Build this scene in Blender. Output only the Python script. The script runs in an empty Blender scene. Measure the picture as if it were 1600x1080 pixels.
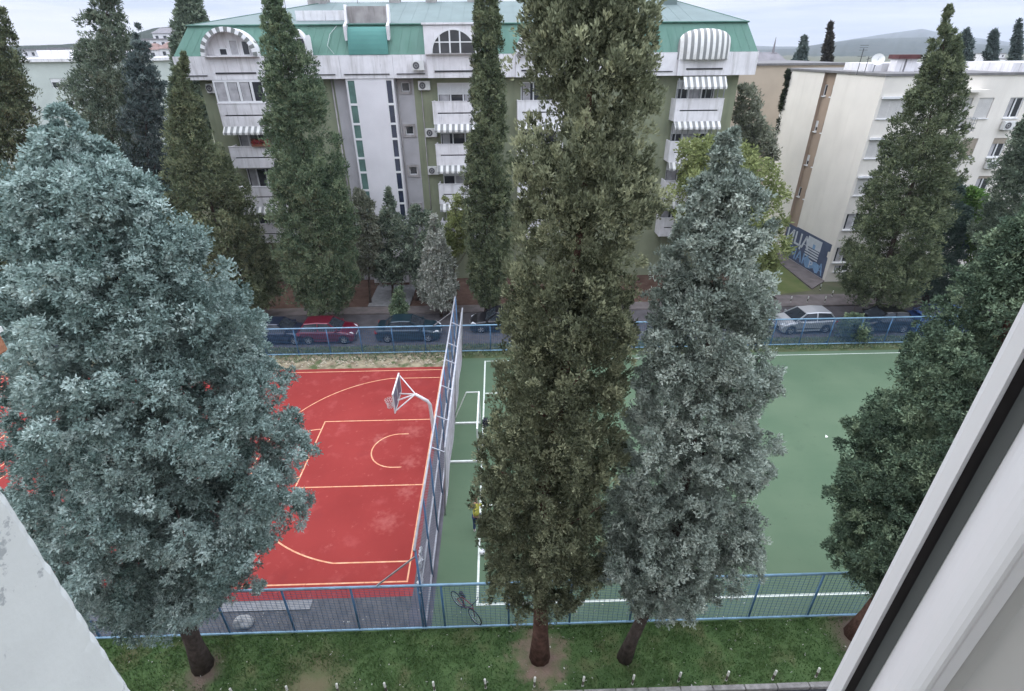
import bpy, bmesh, math, random
import numpy as np
from mathutils import Vector, Matrix
random.seed(7)
S = bpy.context.scene
COL = S.collection
# ------------------------------------------------------------------ camera
CF, CYAW, CPITCH, CROLL = 829.76, 0.0235, 0.5105, -0.0085
CPOS = np.array([3.6855, -13.1099, 17.3633])
def cam_axes():
    cy, sy, cp, sp = math.cos(CYAW), math.sin(CYAW), math.cos(CPITCH), math.sin(CPITCH)
    f = np.array([sy*cp, cy*cp, -sp]); r = np.array([cy, -sy, 0.0]); u = np.cross(r, f)
    c, s = math.cos(CROLL), math.sin(CROLL)
    return r*c+u*s, u*c-r*s, f
CR, CU, CFW = cam_axes()
cd = bpy.data.cameras.new('camera'); cam = bpy.data.objects.new('camera', cd); COL.objects.link(cam)
cd.sensor_width = 36.0; cd.lens = 36.0*CF/1600.0; cd.clip_start = 0.05; cd.clip_end = 20000
M = Matrix.Identity(4)
for i in range(3):
    M[i][0], M[i][1], M[i][2], M[i][3] = CR[i], CU[i], -CFW[i], CPOS[i]
cam.matrix_world = M
S.camera = cam
# ------------------------------------------------------------------ light
S.view_settings.view_transform = 'Standard'; S.view_settings.look = 'None'
S.view_settings.gamma = 1.0; S.view_settings.exposure = 0.30
SUN_EL, SUN_AZ = math.radians(42), math.radians(-60)      # azimuth from +y, negative = to the left
W = bpy.data.worlds.new("World"); S.world = W; W.use_nodes = True
nt = W.node_tree; nt.nodes.clear()
def nn(t, typ, **kw):
    n = t.nodes.new(typ)
    for k, v in kw.items(): setattr(n, k, v)
    return n
wo = nn(nt, 'ShaderNodeOutputWorld'); bg = nn(nt, 'ShaderNodeBackground'); bg.inputs['Strength'].default_value = 0.1
sky = nn(nt, 'ShaderNodeTexSky', sky_type='NISHITA'); sky.sun_disc = False
sky.sun_elevation = SUN_EL; sky.sun_rotation = SUN_AZ; sky.air_density = 1.0; sky.dust_density = 3.0
tc = nn(nt, 'ShaderNodeTexCoord'); sx = nn(nt, 'ShaderNodeSeparateXYZ'); nt.links.new(tc.outputs['Generated'], sx.inputs[0])
# overcast dome: brighter towards the zenith
mr = nn(nt, 'ShaderNodeMapRange'); mr.inputs['From Min'].default_value = 0.02; mr.inputs['From Max'].default_value = 0.9
mr.inputs['To Min'].default_value = 7.0; mr.inputs['To Max'].default_value = 33.0
nt.links.new(sx.outputs['Z'], mr.inputs['Value'])
mp = nn(nt, 'ShaderNodeMapping'); mp.inputs['Scale'].default_value = (3.0, 3.0, 34.0); mp.inputs['Rotation'].default_value = (0.0, 0.12, 0.0)
nt.links.new(tc.outputs['Generated'], mp.inputs['Vector'])
nz = nn(nt, 'ShaderNodeTexNoise'); nz.inputs['Scale'].default_value = 1.6; nz.inputs['Detail'].default_value = 5; nz.inputs['Roughness'].default_value = 0.55
nt.links.new(mp.outputs[0], nz.inputs['Vector'])
cr = nn(nt, 'ShaderNodeValToRGB')
cr.color_ramp.elements[0].position = 0.36; cr.color_ramp.elements[0].color = (0.56, 0.66, 0.86, 1)
cr.color_ramp.elements[1].position = 0.66; cr.color_ramp.elements[1].color = (1.10, 1.11, 1.17, 1)
nt.links.new(nz.outputs['Fac'], cr.inputs['Fac'])
# warm break in the cloud low on the left
gl = nn(nt, 'ShaderNodeVectorMath', operation='DISTANCE'); gl.inputs[1].default_value = (-0.58, 0.81, 0.12)
gmp = nn(nt, 'ShaderNodeMapping'); gmp.inputs['Scale'].default_value = (1, 1, 9)
nt.links.new(tc.outputs['Generated'], gmp.inputs['Vector']); nt.links.new(gmp.outputs[0], gl.inputs[0])
gm = nn(nt, 'ShaderNodeMapRange'); gm.inputs['From Min'].default_value = 0.05; gm.inputs['From Max'].default_value = 0.36
gm.inputs['To Min'].default_value = 0.62; gm.inputs['To Max'].default_value = 0.0
nt.links.new(gl.outputs['Value'], gm.inputs['Value'])
mg = nn(nt, 'ShaderNodeMixRGB'); mg.inputs['Color2'].default_value = (2.0, 1.72, 1.25, 1)
nt.links.new(gm.outputs[0], mg.inputs['Fac']); nt.links.new(cr.outputs['Color'], mg.inputs['Color1'])
ml = nn(nt, 'ShaderNodeVectorMath', operation='SCALE'); nt.links.new(mg.outputs[0], ml.inputs[0]); nt.links.new(mr.outputs[0], ml.inputs['Scale'])
mx = nn(nt, 'ShaderNodeMixRGB'); mx.inputs['Fac'].default_value = 0.90
nt.links.new(sky.outputs[0], mx.inputs['Color1']); nt.links.new(ml.outputs[0], mx.inputs['Color2'])
nt.links.new(mx.outputs[0], bg.inputs['Color']); nt.links.new(bg.outputs[0], wo.inputs['Surface'])
sd = bpy.data.lights.new('sun', 'SUN'); sd.energy = 0.9; sd.angle = math.radians(25); sd.color = (1.0, 0.95, 0.88)
so = bpy.data.objects.new('sun', sd); COL.objects.link(so)
sdir = Vector((math.sin(SUN_AZ)*math.cos(SUN_EL), math.cos(SUN_AZ)*math.cos(SUN_EL), math.sin(SUN_EL)))
so.rotation_euler = sdir.to_track_quat('Z', 'Y').to_euler(); so.location = (0, 0, 60)
try:
    S.cycles.max_bounces = 6; S.cycles.diffuse_bounces = 2; S.cycles.transparent_max_bounces = 8; S.cycles.volume_bounces = 0
except Exception: pass

# photo pixel (1600 wide) -> point on the ground z / on the plane y / at a horizontal distance
def ray(px): return CR*((px[0]-800)/CF) - CU*((px[1]-540)/CF) + CFW
def G(px, z=0.0):
    d = ray(px); return CPOS + d*((z-CPOS[2])/d[2])
def AT(px, y):
    d = ray(px); return CPOS + d*((y-CPOS[1])/d[1])

# ------------------------------------------------------------------ materials
MATS = {}
def mat(name, col, rough=0.85, var=0.18, scale=3.0, bump=0.0, bscale=20.0, spec=0.3, metal=0.0, col2=None, detail=6, coords='pos'):
    if name in MATS: return MATS[name]
    m = bpy.data.materials.new(name); m.use_nodes = True; t = m.node_tree; b = t.nodes['Principled BSDF']
    b.inputs['Roughness'].default_value = rough; b.inputs['Metallic'].default_value = metal
    b.inputs['Specular IOR Level'].default_value = spec
    g = nn(t, 'ShaderNodeNewGeometry')
    n = nn(t, 'ShaderNodeTexNoise'); n.inputs['Scale'].default_value = scale; n.inputs['Detail'].default_value = detail
    t.links.new(g.outputs['Position'], n.inputs['Vector'])
    r = nn(t, 'ShaderNodeValToRGB')
    c2 = col2 if col2 else tuple(min(1, c*(1+var)) for c in col)
    c1 = col if col2 else tuple(c*(1-var) for c in col)
    r.color_ramp.elements[0].position = 0.32; r.color_ramp.elements[0].color = (*c1, 1)
    r.color_ramp.elements[1].position = 0.68; r.color_ramp.elements[1].color = (*c2, 1)
    t.links.new(n.outputs['Fac'], r.inputs['Fac']); t.links.new(r.outputs['Color'], b.inputs['Base Color'])
    if bump:
        n2 = nn(t, 'ShaderNodeTexNoise'); n2.inputs['Scale'].default_value = bscale; n2.inputs['Detail'].default_value = 5
        t.links.new(g.outputs['Position'], n2.inputs['Vector'])
        bp = nn(t, 'ShaderNodeBump'); bp.inputs['Strength'].default_value = bump; bp.inputs['Distance'].default_value = 0.05
        t.links.new(n2.outputs['Fac'], bp.inputs['Height']); t.links.new(bp.outputs[0], b.inputs['Normal'])
    MATS[name] = m; return m
def base_in(m): return m.node_tree.nodes['Principled BSDF'].inputs['Base Color']
def overlay(m, fac_socket, col):
    """mix another real surface colour over the present base colour by a mask"""
    t = m.node_tree; bi = base_in(m); src = bi.links[0].from_socket
    x = nn(t, 'ShaderNodeMixRGB'); x.inputs['Color2'].default_value = (*col, 1)
    t.links.new(fac_socket, x.inputs['Fac']); t.links.new(src, x.inputs['Color1']); t.links.new(x.outputs[0], bi)
def noise_mask(m, scale, lo, hi, detail=6, stretch=(1, 1, 1), rough=0.6, amount=1.0):
    t = m.node_tree; g = nn(t, 'ShaderNodeNewGeometry'); mp = nn(t, 'ShaderNodeMapping'); mp.inputs['Scale'].default_value = stretch
    t.links.new(g.outputs['Position'], mp.inputs['Vector'])
    n = nn(t, 'ShaderNodeTexNoise'); n.inputs['Scale'].default_value = scale; n.inputs['Detail'].default_value = detail; n.inputs['Roughness'].default_value = rough
    t.links.new(mp.outputs[0], n.inputs['Vector'])
    r = nn(t, 'ShaderNodeMapRange'); r.inputs['From Min'].default_value = lo; r.inputs['From Max'].default_value = hi; r.inputs['To Max'].default_value = amount
    t.links.new(n.outputs['Fac'], r.inputs['Value']); return r.outputs[0]
def spot_mask(m, c, r0, r1, scale=1.5, wob=0.6):
    """blotch of bare soil round a point, ragged edge"""
    t = m.node_tree; g = nn(t, 'ShaderNodeNewGeometry'); n = nn(t, 'ShaderNodeTexNoise'); n.inputs['Scale'].default_value = scale; n.inputs['Detail'].default_value = 6
    t.links.new(g.outputs['Position'], n.inputs['Vector'])
    d = nn(t, 'ShaderNodeVectorMath', operation='DISTANCE'); d.inputs[1].default_value = c; t.links.new(g.outputs['Position'], d.inputs[0])
    a = nn(t, 'ShaderNodeMath', operation='MULTIPLY_ADD'); a.inputs[1].default_value = wob*2; t.links.new(n.outputs['Fac'], a.inputs[0]); t.links.new(d.outputs['Value'], a.inputs[2])
    r = nn(t, 'ShaderNodeMapRange'); r.inputs['From Min'].default_value = r0+wob; r.inputs['From Max'].default_value = r1+wob
    r.inputs['To Min'].default_value = 1; r.inputs['To Max'].default_value = 0
    t.links.new(a.outputs[0], r.inputs['Value']); return r.outputs[0]
def stripes(name, ca, cb, period, axis='X', duty=0.5, rough=0.8):
    if name in MATS: return MATS[name]
    m = bpy.data.materials.new(name); m.use_nodes = True; t = m.node_tree; b = t.nodes['Principled BSDF']; b.inputs['Roughness'].default_value = rough
    g = nn(t, 'ShaderNodeNewGeometry'); s = nn(t, 'ShaderNodeSeparateXYZ'); t.links.new(g.outputs['Position'], s.inputs[0])
    a = nn(t, 'ShaderNodeMath', operation='DIVIDE'); a.inputs[1].default_value = period; t.links.new(s.outputs[axis], a.inputs[0])
    f = nn(t, 'ShaderNodeMath', operation='FRACT'); t.links.new(a.outputs[0], f.inputs[0])
    l = nn(t, 'ShaderNodeMath', operation='LESS_THAN'); l.inputs[1].default_value = duty; t.links.new(f.outputs[0], l.inputs[0])
    x = nn(t, 'ShaderNodeMixRGB'); x.inputs['Color1'].default_value = (*ca, 1); x.inputs['Color2'].default_value = (*cb, 1)
    t.links.new(l.outputs[0], x.inputs['Fac']); t.links.new(x.outputs[0], b.inputs['Base Color']); MATS[name] = m; return m
def leafmat(name, c0, c1, c2, trans=0.1):
    m = bpy.data.materials.new(name); m.use_nodes = True; t = m.node_tree; t.nodes.clear()
    o = nn(t, 'ShaderNodeOutputMaterial'); at = nn(t, 'ShaderNodeAttribute'); at.attribute_name = 'tint'
    r = nn(t, 'ShaderNodeValToRGB'); e = r.color_ramp.elements
    e[0].position = 0.0; e[0].color = (*c0, 1); e[1].position = 1.0; e[1].color = (*c2, 1); k = e.new(0.5); k.color = (*c1, 1)
    t.links.new(at.outputs['Fac'], r.inputs['Fac'])
    d = nn(t, 'ShaderNodeBsdfDiffuse'); tr = nn(t, 'ShaderNodeBsdfTranslucent'); x = nn(t, 'ShaderNodeMixShader'); x.inputs['Fac'].default_value = trans
    t.links.new(r.outputs['Color'], d.inputs['Color']); t.links.new(r.outputs['Color'], tr.inputs['Color'])
    t.links.new(d.outputs[0], x.inputs[1]); t.links.new(tr.outputs[0], x.inputs[2]); t.links.new(x.outputs[0], o.inputs['Surface'])
    return m

# ------------------------------------------------------------------ object helpers
ORG = {}
def tag(o, label=None, cat=None, group=None, kind=None):
    if label: o['label'] = label
    if cat: o['category'] = cat
    if group: o['group'] = group
    if kind: o['kind'] = kind
    return o
def thing(name, label, cat, loc=(0, 0, 0), group=None, rz=0.0):
    o = bpy.data.objects.new(name, None); COL.objects.link(o); o.location = loc; o.rotation_euler = (0, 0, rz)
    o.empty_display_size = 0.3; ORG[o.name] = (Vector(loc), rz)
    return tag(o, label, cat, group)
def link(name, me, m, parent=None, smooth=False):
    o = bpy.data.objects.new(name, me); COL.objects.link(o)
    for k in (m if isinstance(m, (list, tuple)) else [m]): me.materials.append(k)
    if smooth: me.polygons.foreach_set('use_smooth', [True]*len(me.polygons))
    if parent is not None: o.parent = parent
    return o
def origin_of(p):
    v = Vector((0, 0, 0))
    while p is not None:
        if p.name in ORG: return ORG[p.name][0]
        p = p.parent
    return v
class MB:
    def __init__(s): s.v = []; s.f = []; s.mi = []; s.cm = 0
    def add(s, vs, fs):
        k = len(s.v); s.v += [tuple(map(float, p)) for p in vs]; s.f += [tuple(i+k for i in f) for f in fs]; s.mi += [s.cm]*len(fs); return s
    def box(s, x0, x1, y0, y1, z0, z1):
        return s.add([(x0,y0,z0),(x1,y0,z0),(x1,y1,z0),(x0,y1,z0),(x0,y0,z1),(x1,y0,z1),(x1,y1,z1),(x0,y1,z1)],
                     [(3,2,1,0),(4,5,6,7),(0,1,5,4),(1,2,6,5),(2,3,7,6),(3,0,4,7)])
    def tube(s, pts, r, n=8, cap=True):
        pts = [Vector(p) for p in pts]; rs = r if isinstance(r, (list, tuple)) else [r]*len(pts); vs = []; fs = []
        for i, p in enumerate(pts):
            d = (pts[min(i+1, len(pts)-1)] - pts[max(i-1, 0)]).normalized()
            if i == 0:
                a = d.cross(Vector((0, 0, 1)))
                if a.length < 0.05: a = d.cross(Vector((1, 0, 0)))
            else: a = a - d*a.dot(d)
            a.normalize(); b = d.cross(a)
            for k in range(n):
                t = 2*math.pi*(k+0.5)/n; vs.append(p + (a*math.cos(t)+b*math.sin(t))*rs[i])
        for i in range(len(pts)-1):
            for k in range(n): fs.append((i*n+k, i*n+(k+1) % n, (i+1)*n+(k+1) % n, (i+1)*n+k))
        if cap: fs.append(tuple(range(n))[::-1]); fs.append(tuple((len(pts)-1)*n+k for k in range(n)))
        return s.add(vs, fs)
    def bar(s, a, b, r): return s.tube([a, b], r, 4)
    def prism(s, poly, fn, d0, d1):
        """poly of (u,v); fn(u,v,d)->xyz"""
        n = len(poly); vs = [fn(u, v, d0) for u, v in poly]+[fn(u, v, d1) for u, v in poly]
        return s.add(vs, [tuple(range(n)), tuple(range(2*n-1, n-1, -1))]+[(i, i+n, (i+1) % n+n, (i+1) % n) for i in range(n)])
    def quad(s, a, b, c, d): return s.add([a, b, c, d], [(0, 1, 2, 3)])
    def lathe(s, c, prof, n=16):
        vs = []; fs = []
        for r, z in prof:
            for k in range(n): t = 2*math.pi*k/n; vs.append((c[0]+r*math.cos(t), c[1]+r*math.sin(t), c[2]+z))
        for i in range(len(prof)-1):
            for k in range(n): fs.append((i*n+k, i*n+(k+1) % n, (i+1)*n+(k+1) % n, (i+1)*n+k))
        return s.add(vs, fs)
    def build(s, name, m, parent=None, smooth=False, bevel=0.0, local=False):
        me = bpy.data.meshes.new(name); o0 = Vector((0, 0, 0)) if local else origin_of(parent)
        me.from_pydata([tuple(Vector(p)-o0) for p in s.v], [], s.f); me.update()
        if bevel:
            bm = bmesh.new(); bm.from_mesh(me)
            bmesh.ops.bevel(bm, geom=[e for e in bm.edges if len(e.link_faces) == 2 and e.calc_face_angle(0) > 0.6], offset=bevel, segments=2, affect='EDGES', clamp_overlap=True)
            bm.to_mesh(me); bm.free()
        o = link(name, me, m, parent, smooth)
        if isinstance(m, (list, tuple)) and not bevel: me.polygons.foreach_set('material_index', s.mi)
        return o
def copy_tree(o, parent=None):
    c = o.copy(); COL.objects.link(c); c.parent = parent
    for ch in list(o.children): copy_tree(ch, c)
    return c
def struct(o): o['kind'] = 'structure'; return o

# ================================================================== SETTING
# ---- ground sheet
m_ground = mat('soil_and_grass', (0.07, 0.085, 0.045), 0.95, 0.35, 0.6, 0.3, 6, spec=0.1, col2=(0.12, 0.11, 0.075))
b = MB(); b.quad((-6000, -400, 0), (6000, -400, 0), (6000, 6000, 0), (-6000, 6000, 0)); struct(b.build('ground', m_ground))
# ---- front road + kerb
m_asph = mat('asphalt', (0.045, 0.044, 0.05), 0.9, 0.3, 2.5, 0.35, 60, spec=0.2)
b = MB(); b.quad((-60, -14, .004), (60, -14, .004), (60, -4.22, .004), (-60, -4.22, .004)); struct(b.build('road', m_asph))
m_kerb = mat('kerb_concrete', (0.26, 0.25, 0.24), 0.9, 0.3, 5, 0.4, 40, spec=0.1)
b = MB()
x = -30.0
while x < 40:
    b.box(x+.012, x+.988, -4.24, -4.08, -.02, .125+random.uniform(-.008, .008)); x += 1.0
struct(b.build('kerb', m_kerb, bevel=.012))
# ---- front lawn
m_lawn = mat('lawn_turf', (0.052, 0.094, 0.034), 0.95, 0.2, 1.1, 0.6, 18, spec=0.1, col2=(0.088, 0.140, 0.054))
overlay(m_lawn, noise_mask(m_lawn, 0.55, .52, .70), (0.11, 0.10, 0.055))
overlay(m_lawn, spot_mask(m_lawn, (4.75, -3.0, .05), 0.35, 1.05, 2.6, .9), (0.20, 0.145, 0.115))
overlay(m_lawn, spot_mask(m_lawn, (-6.1, -3.2, .05), 0.2, .9, 1.6, .8), (0.13, 0.10, 0.08))
overlay(m_lawn, spot_mask(m_lawn, (-2.4, -3.7, .05), 0.1, 1.5, 2.0, .9), (0.15, 0.135, 0.08))
overlay(m_lawn, spot_mask(m_lawn, (15.4, -2.7, .05), 0.3, 1.2, 1.2, .5), (0.12, 0.09, 0.075))
b = MB(); nx, ny = 140, 12; vs = []; fs = []
for j in range(ny+1):
    for i in range(nx+1):
        xx = -30+60*i/nx; yy = -4.09+2.25*j/ny
        vs.append((xx, yy, .05+random.uniform(-.03, .03)))
for j in range(ny):
    for i in range(nx): fs.append((j*(nx+1)+i, j*(nx+1)+i+1, (j+1)*(nx+1)+i+1, (j+1)*(nx+1)+i))
b.add(vs, fs); struct(b.build('lawn', m_lawn, smooth=True))
# ---- red court
m_red = mat('red_court_coating', (0.225, 0.029, 0.026), 0.85, 0.10, 0.35, 0.1, 90, spec=0.15, col2=(0.275, 0.038, 0.034))
overlay(m_red, noise_mask(m_red, 0.9, .56, .70, amount=.45, detail=10), (0.38, 0.085, 0.080))
overlay(m_red, noise_mask(m_red, 2.5, .60, .66, amount=.35, detail=10, rough=.7), (0.42, 0.13, 0.12))
overlay(m_red, noise_mask(m_red, 0.5, .60, .80, amount=.5), (0.17, 0.028, 0.032))
b = MB(); b.quad((-29.2, -.62, .008), (.28, -.62, .008), (.28, 15.35, .008), (-29.2, 15.35, .008)); struct(b.build('basketball_court_floor', m_red))
m_line = mat('court_line_paint', (0.62, 0.25, 0.14), 0.75, 0.15, 4, spec=0.2, col2=(0.70, 0.42, 0.26))
b = MB(); LZ = .012
def seg(p, q, w=.062, z=LZ):
    p, q = np.array(p, float), np.array(q, float); d = (q-p)/np.linalg.norm(q-p); n = np.array([-d[1], d[0]])*w/2
    b.quad((*(p-n), z), (*(q-n), z), (*(q+n), z), (*(p+n), z))
def arc(c, r, a0, a1, n=40, w=.062, z=LZ):
    for i in range(n):
        t0, t1 = a0+(a1-a0)*i/n, a0+(a1-a0)*(i+1)/n
        b.quad(*[(c[0]+rr*math.cos(t), c[1]+rr*math.sin(t), z) for rr, t in ((r-w/2, t0), (r+w/2, t0), (r+w/2, t1), (r-w/2, t1))])
h = .031
seg((0, -h), (0, 15+h)); seg((-h, 0), (-28, 0)); seg((-h, 15), (-28, 15)); seg((-28, -h), (-28, 15+h)); seg((-14, h), (-14, 15-h))
arc((-14, 7.5), 1.8, 0, 6.2832, 60)
for sgn, x0 in ((-1, 0), (1, -28)):
    seg((x0+sgn*h, 5.05), (x0+sgn*5.8, 5.05)); seg((x0+sgn*h, 9.95), (x0+sgn*5.8, 9.95)); seg((x0+sgn*5.8, 5.05-h), (x0+sgn*5.8, 9.95+h))
    for yy in (.9, 14.1): seg((x0+sgn*h, yy), (x0+sgn*2.99, yy))
    cx = x0+sgn*1.575; a = math.asin(6.6/6.75)
    arc((cx, 7.5), 6.75, math.pi-a if sgn < 0 else -a, math.pi+a if sgn < 0 else a, 60)
    arc((x0+sgn*5.8, 7.5), 1.8, math.pi/2 if sgn < 0 else -math.pi/2, 1.5*math.pi if sgn < 0 else math.pi/2)
    arc((cx, 7.5), 1.25, math.pi/2 if sgn < 0 else -math.pi/2, 1.5*math.pi if sgn < 0 else math.pi/2)
    seg((cx-sgn*.4, 6.25), (cx, 6.25)); seg((cx-sgn*.4, 8.75), (cx, 8.75))
struct(b.build('court_line_marking', m_line))
# ---- strip of dry soil, concrete slab, corridor asphalt
m_dry = mat('dry_soil', (0.16, 0.125, 0.085), 0.95, 0.3, 2.2, 0.6, 25, spec=0.1, col2=(0.36, 0.31, 0.21))
overlay(m_dry, noise_mask(m_dry, 1.3, .50, .62), (0.085, 0.11, 0.05))
b = MB(); b.quad((-30, 15.35, .004), (.3, 15.35, .004), (.3, 17.3, .004), (-30, 17.3, .004)); struct(b.build('soil_strip', m_dry))
m_dark = mat('dark_gravel', (0.075, 0.075, 0.08), 0.95, 0.3, 3.0, 0.5, 40, spec=0.1, col2=(0.13, 0.125, 0.125))
overlay(m_dark, noise_mask(m_dark, 9, .66, .72), (0.3, 0.3, 0.28))
b = MB(); b.quad((-30, -2.0, .004), (.28, -2.0, .004), (.28, -.62, .004), (-30, -.62, .004)); struct(b.build('gravel_strip', m_dark))
m_slab = mat('pale_concrete', (0.24, 0.24, 0.245), 0.9, 0.15, 4, 0.2, 40, spec=0.1)
b = MB(); b.box(-6.5, -3.3, -1.04, -.66, .004, .03); struct(b.build('path', m_slab))
m_corr = mat('corridor_asphalt', (0.105, 0.10, 0.115), 0.9, 0.2, 2.0, 0.3, 50, spec=0.15)
b = MB(); b.quad((.28, -2.0, .0075), (1.1, -2.0, .0075), (1.1, 17.0, .0075), (.28, 17.0, .0075)); struct(b.build('walkway', m_corr))
# ---- green pitch
m_turf = mat('artificial_turf', (0.080, 0.127, 0.078), 0.9, 0.1, 0.25, 0.3, 120, spec=0.15, col2=(0.104, 0.150, 0.094))
for cx_, cy_, r_ in ((-.7, 11.3, .5), (-1.0, 9.0, .5), (-.8, 6.6, .35), (-1.3, 2.9, .45), (-.7, 4.6, .3), (-4.6, 14.3, .12), (-2.6, 8.4, .3), (-6.5, 3.2, .4)):
    overlay(m_red, spot_mask(m_red, (cx_, cy_, 0), .0, r_+.2, 4.5, .8), (0.32, 0.078, 0.068))
overlay(m_line, noise_mask(m_line, 6, .58, .66, amount=.6, detail=8), (.36, .09, .06))
overlay(m_turf, noise_mask(m_turf, 0.5, .50, .75, amount=.5, stretch=(.25, 1.6, 1)), (0.105, 0.150, 0.094))
overlay(m_turf, noise_mask(m_turf, 3.0, .62, .70, amount=.4, detail=9), (0.07, 0.095, 0.062))
overlay(m_turf, noise_mask(m_turf, 0.9, .62, .80, amount=.5), (0.060, 0.095, 0.062))
b = MB(); b.quad((1.1, -2.0, .005), (46, -2.0, .005), (46, 16.3, .005), (1.1, 16.3, .005)); struct(b.build('football_pitch', m_turf))
m_white = mat('white_line', (0.62, 0.66, 0.60), 0.8, 0.15, 6, spec=0.2)
b = MB()
seg((2.65, -1.08), (2.65, 15.95), .085, .010); seg((2.71, -1.03), (40, -1.03), .085, .010); seg((2.71, 15.9), (40, 15.9), .05, .010)
seg((2.71, 12.3), (7.5, 12.3), .075, .010); seg((2.71, 3.7), (7.5, 3.7), .075, .010); seg((7.5, 3.65), (7.5, 12.35), .075, .010)
struct(b.build('pitch_line_marking', m_white))
m_verge = mat('verge_grass', (0.05, 0.08, 0.03), 0.95, 0.3, 1.5, 0.6, 20, spec=0.1, col2=(0.12, 0.12, 0.07))
b = MB(); b.quad((.3, 16.3, .0085), (60, 16.3, .0085), (60, 18.2, .0085), (.3, 18.2, .0085)); b.quad((-45, 17.3, .0085), (.3, 17.3, .0085), (.3, 18.2, .0085), (-45, 18.2, .0085)); struct(b.build('verge', m_verge))
# ---- back street, pavement, gardens
m_street = mat('street_asphalt', (0.085, 0.078, 0.082), 0.9, 0.2, 1.2, 0.25, 50, spec=0.15)
b = MB(); b.quad((-60, 18.2, .006), (70, 18.2, .006), (70, 23.0, .006), (-60, 23.0, .006)); struct(b.build('street', m_street))
m_pave = mat('pavement', (0.15, 0.13, 0.125), 0.9, 0.2, 1.5, 0.2, 40, spec=0.1)
b = MB(); b.box(-60, 25.3, 23.0, 24.2, 0, .12); b.box(25.3, 60, 23.0, 25.0, 0, .12); struct(b.build('pavement', m_pave))
m_bed = mat('needle_covered_soil', (0.085, 0.050, 0.040), 0.95, 0.3, 1.5, 0.6, 15, spec=0.05, col2=(0.13, 0.085, 0.065))
b = MB(); b.quad((-24, 24.2, .01), (24, 24.2, .01), (24, 30, .01), (-24, 30, .01)); struct(b.build('garden_bed', m_bed))
b = MB(); b.box(-6.5, -3.3, 24.3, 28.4, .012, .14); struct(b.build('entrance_path', m_slab))
m_lawn2 = mat('back_lawn', (0.085, 0.115, 0.04), 0.95, 0.2, 0.8, 0.5, 15, spec=0.1, col2=(0.13, 0.14, 0.06))
b = MB(); b.quad((24.1, 25.0, .014), (28.9, 26.0, .014), (30.0, 40, .014), (24.1, 40, .014)); struct(b.build('back_lawn', m_lawn2))
b = MB(); b.add([(29.1, 26.2, .1), (31.0, 27.8, .1), (30.2, 40, .1), (29.5, 40, .1), (29.1, 26.2, 0), (31.0, 27.8, 0), (30.2, 40, 0), (29.5, 40, 0)],
               [(0, 1, 2, 3), (4, 5, 1, 0), (7, 4, 0, 3)]); struct(b.build('apron_path', m_pave))
# ---- hills
m_hill = mat('hillside_scrub', (0.030, 0.042, 0.036), 0.95, 0.3, 0.01, 0, spec=0.05, col2=(0.055, 0.065, 0.055))
def ridge(pts, dist, depth, foot, rough, seed, name):
    rg = np.random.RandomState(seed); xs = np.linspace(pts[0][0], pts[-1][0], 160)
    hs = np.interp(xs, [p[0] for p in pts], [p[1] for p in pts]); k = np.cumsum(rg.randn(160)); k -= np.linspace(k[0], k[-1], 160)
    hs = hs - rough*k
    vs = []; fs = []
    for j, (fr, zf) in enumerate(((0, 0), (.25, .22), (.5, .52), (.75, .8), (1, 1), (1.3, .6), (1.6, 0))):
        for i, xx in enumerate(xs):
            top = AT((xx, hs[i]), dist); d = ray((xx, hs[i])); base = CPOS + d*((dist-depth*(1-fr)-CPOS[1])/d[1])
            wob = 0 if fr in (0, 1, 1.6) else rg.randn()*.05
            vs.append((base[0], base[1], foot+(top[2]-foot)*max(0, zf+wob)))
    n = len(xs)
    for j in range(6):
        for i in range(n-1): fs.append((j*n+i, j*n+i+1, (j+1)*n+i+1, (j+1)*n+i))
    bb = MB(); bb.add(vs, fs); struct(bb.build(name, m_hill, smooth=True))
ridge([(900, 76), (1120, 72), (1180, 70), (1250, 72), (1320, 62), (1390, 52), (1440, 45), (1500, 55), (1600, 68), (1900, 72)], 3400, 1200, -2, .15, 3, 'mountain')
ridge([(1000, 80), (1240, 76), (1290, 68), (1340, 62), (1400, 60), (1450, 58), (1490, 66), (1600, 74), (1900, 74)], 1900, 900, -2, .2, 5, 'hill')
ridge([(-500, 78), (-50, 74), (60, 72), (140, 68), (200, 58), (240, 46), (280, 42), (330, 50), (420, 66), (520, 78)], 330, 150, -2, .15, 8, 'hillside')
# ================================================================== BUILDINGS
m_whitewall = mat('painted_concrete', (0.76, 0.74, 0.75), 0.85, 0.08, 1.5, 0.1, 30, spec=0.2)
overlay(m_whitewall, noise_mask(m_whitewall, 1.0, .50, .72, stretch=(3.2, 3.2, .30), amount=.55, detail=9, rough=.65), (0.36, 0.34, 0.315))
overlay(m_whitewall, noise_mask(m_whitewall, 1.0, .60, .70, stretch=(7, 7, .5), amount=.6, detail=8, rough=.7), (0.20, 0.185, 0.17))
m_greenwall = mat('green_render', (0.255, 0.275, 0.185), 0.9, 0.10, 0.8, 0.1, 40, spec=0.1)
overlay(m_greenwall, noise_mask(m_greenwall, 0.9, .48, .72, stretch=(2.5, 2.5, .25), amount=.6, detail=9), (0.17, 0.19, 0.13))
m_greywall = mat('grey_render', (0.42, 0.41, 0.42), 0.9, 0.08, 1.0, 0.1, 40, spec=0.1)
m_tower = mat('pale_tower_render', (0.74, 0.72, 0.735), 0.85, 0.05, 0.7, 0.1, 40, spec=0.2)
overlay(m_tower, noise_mask(m_tower, 0.9, .58, .8, stretch=(2, 2, .15), amount=.35), (0.58, 0.56, 0.57))
m_pvc = mat('white_pvc', (0.74, 0.74, 0.74), 0.45, 0.04, 4, spec=0.4)
m_roofup = mat('pale_green_sheet_roof', (0.150, 0.195, 0.190), 0.75, 0.08, 0.8, 0.08, 5, spec=0.4)
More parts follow.
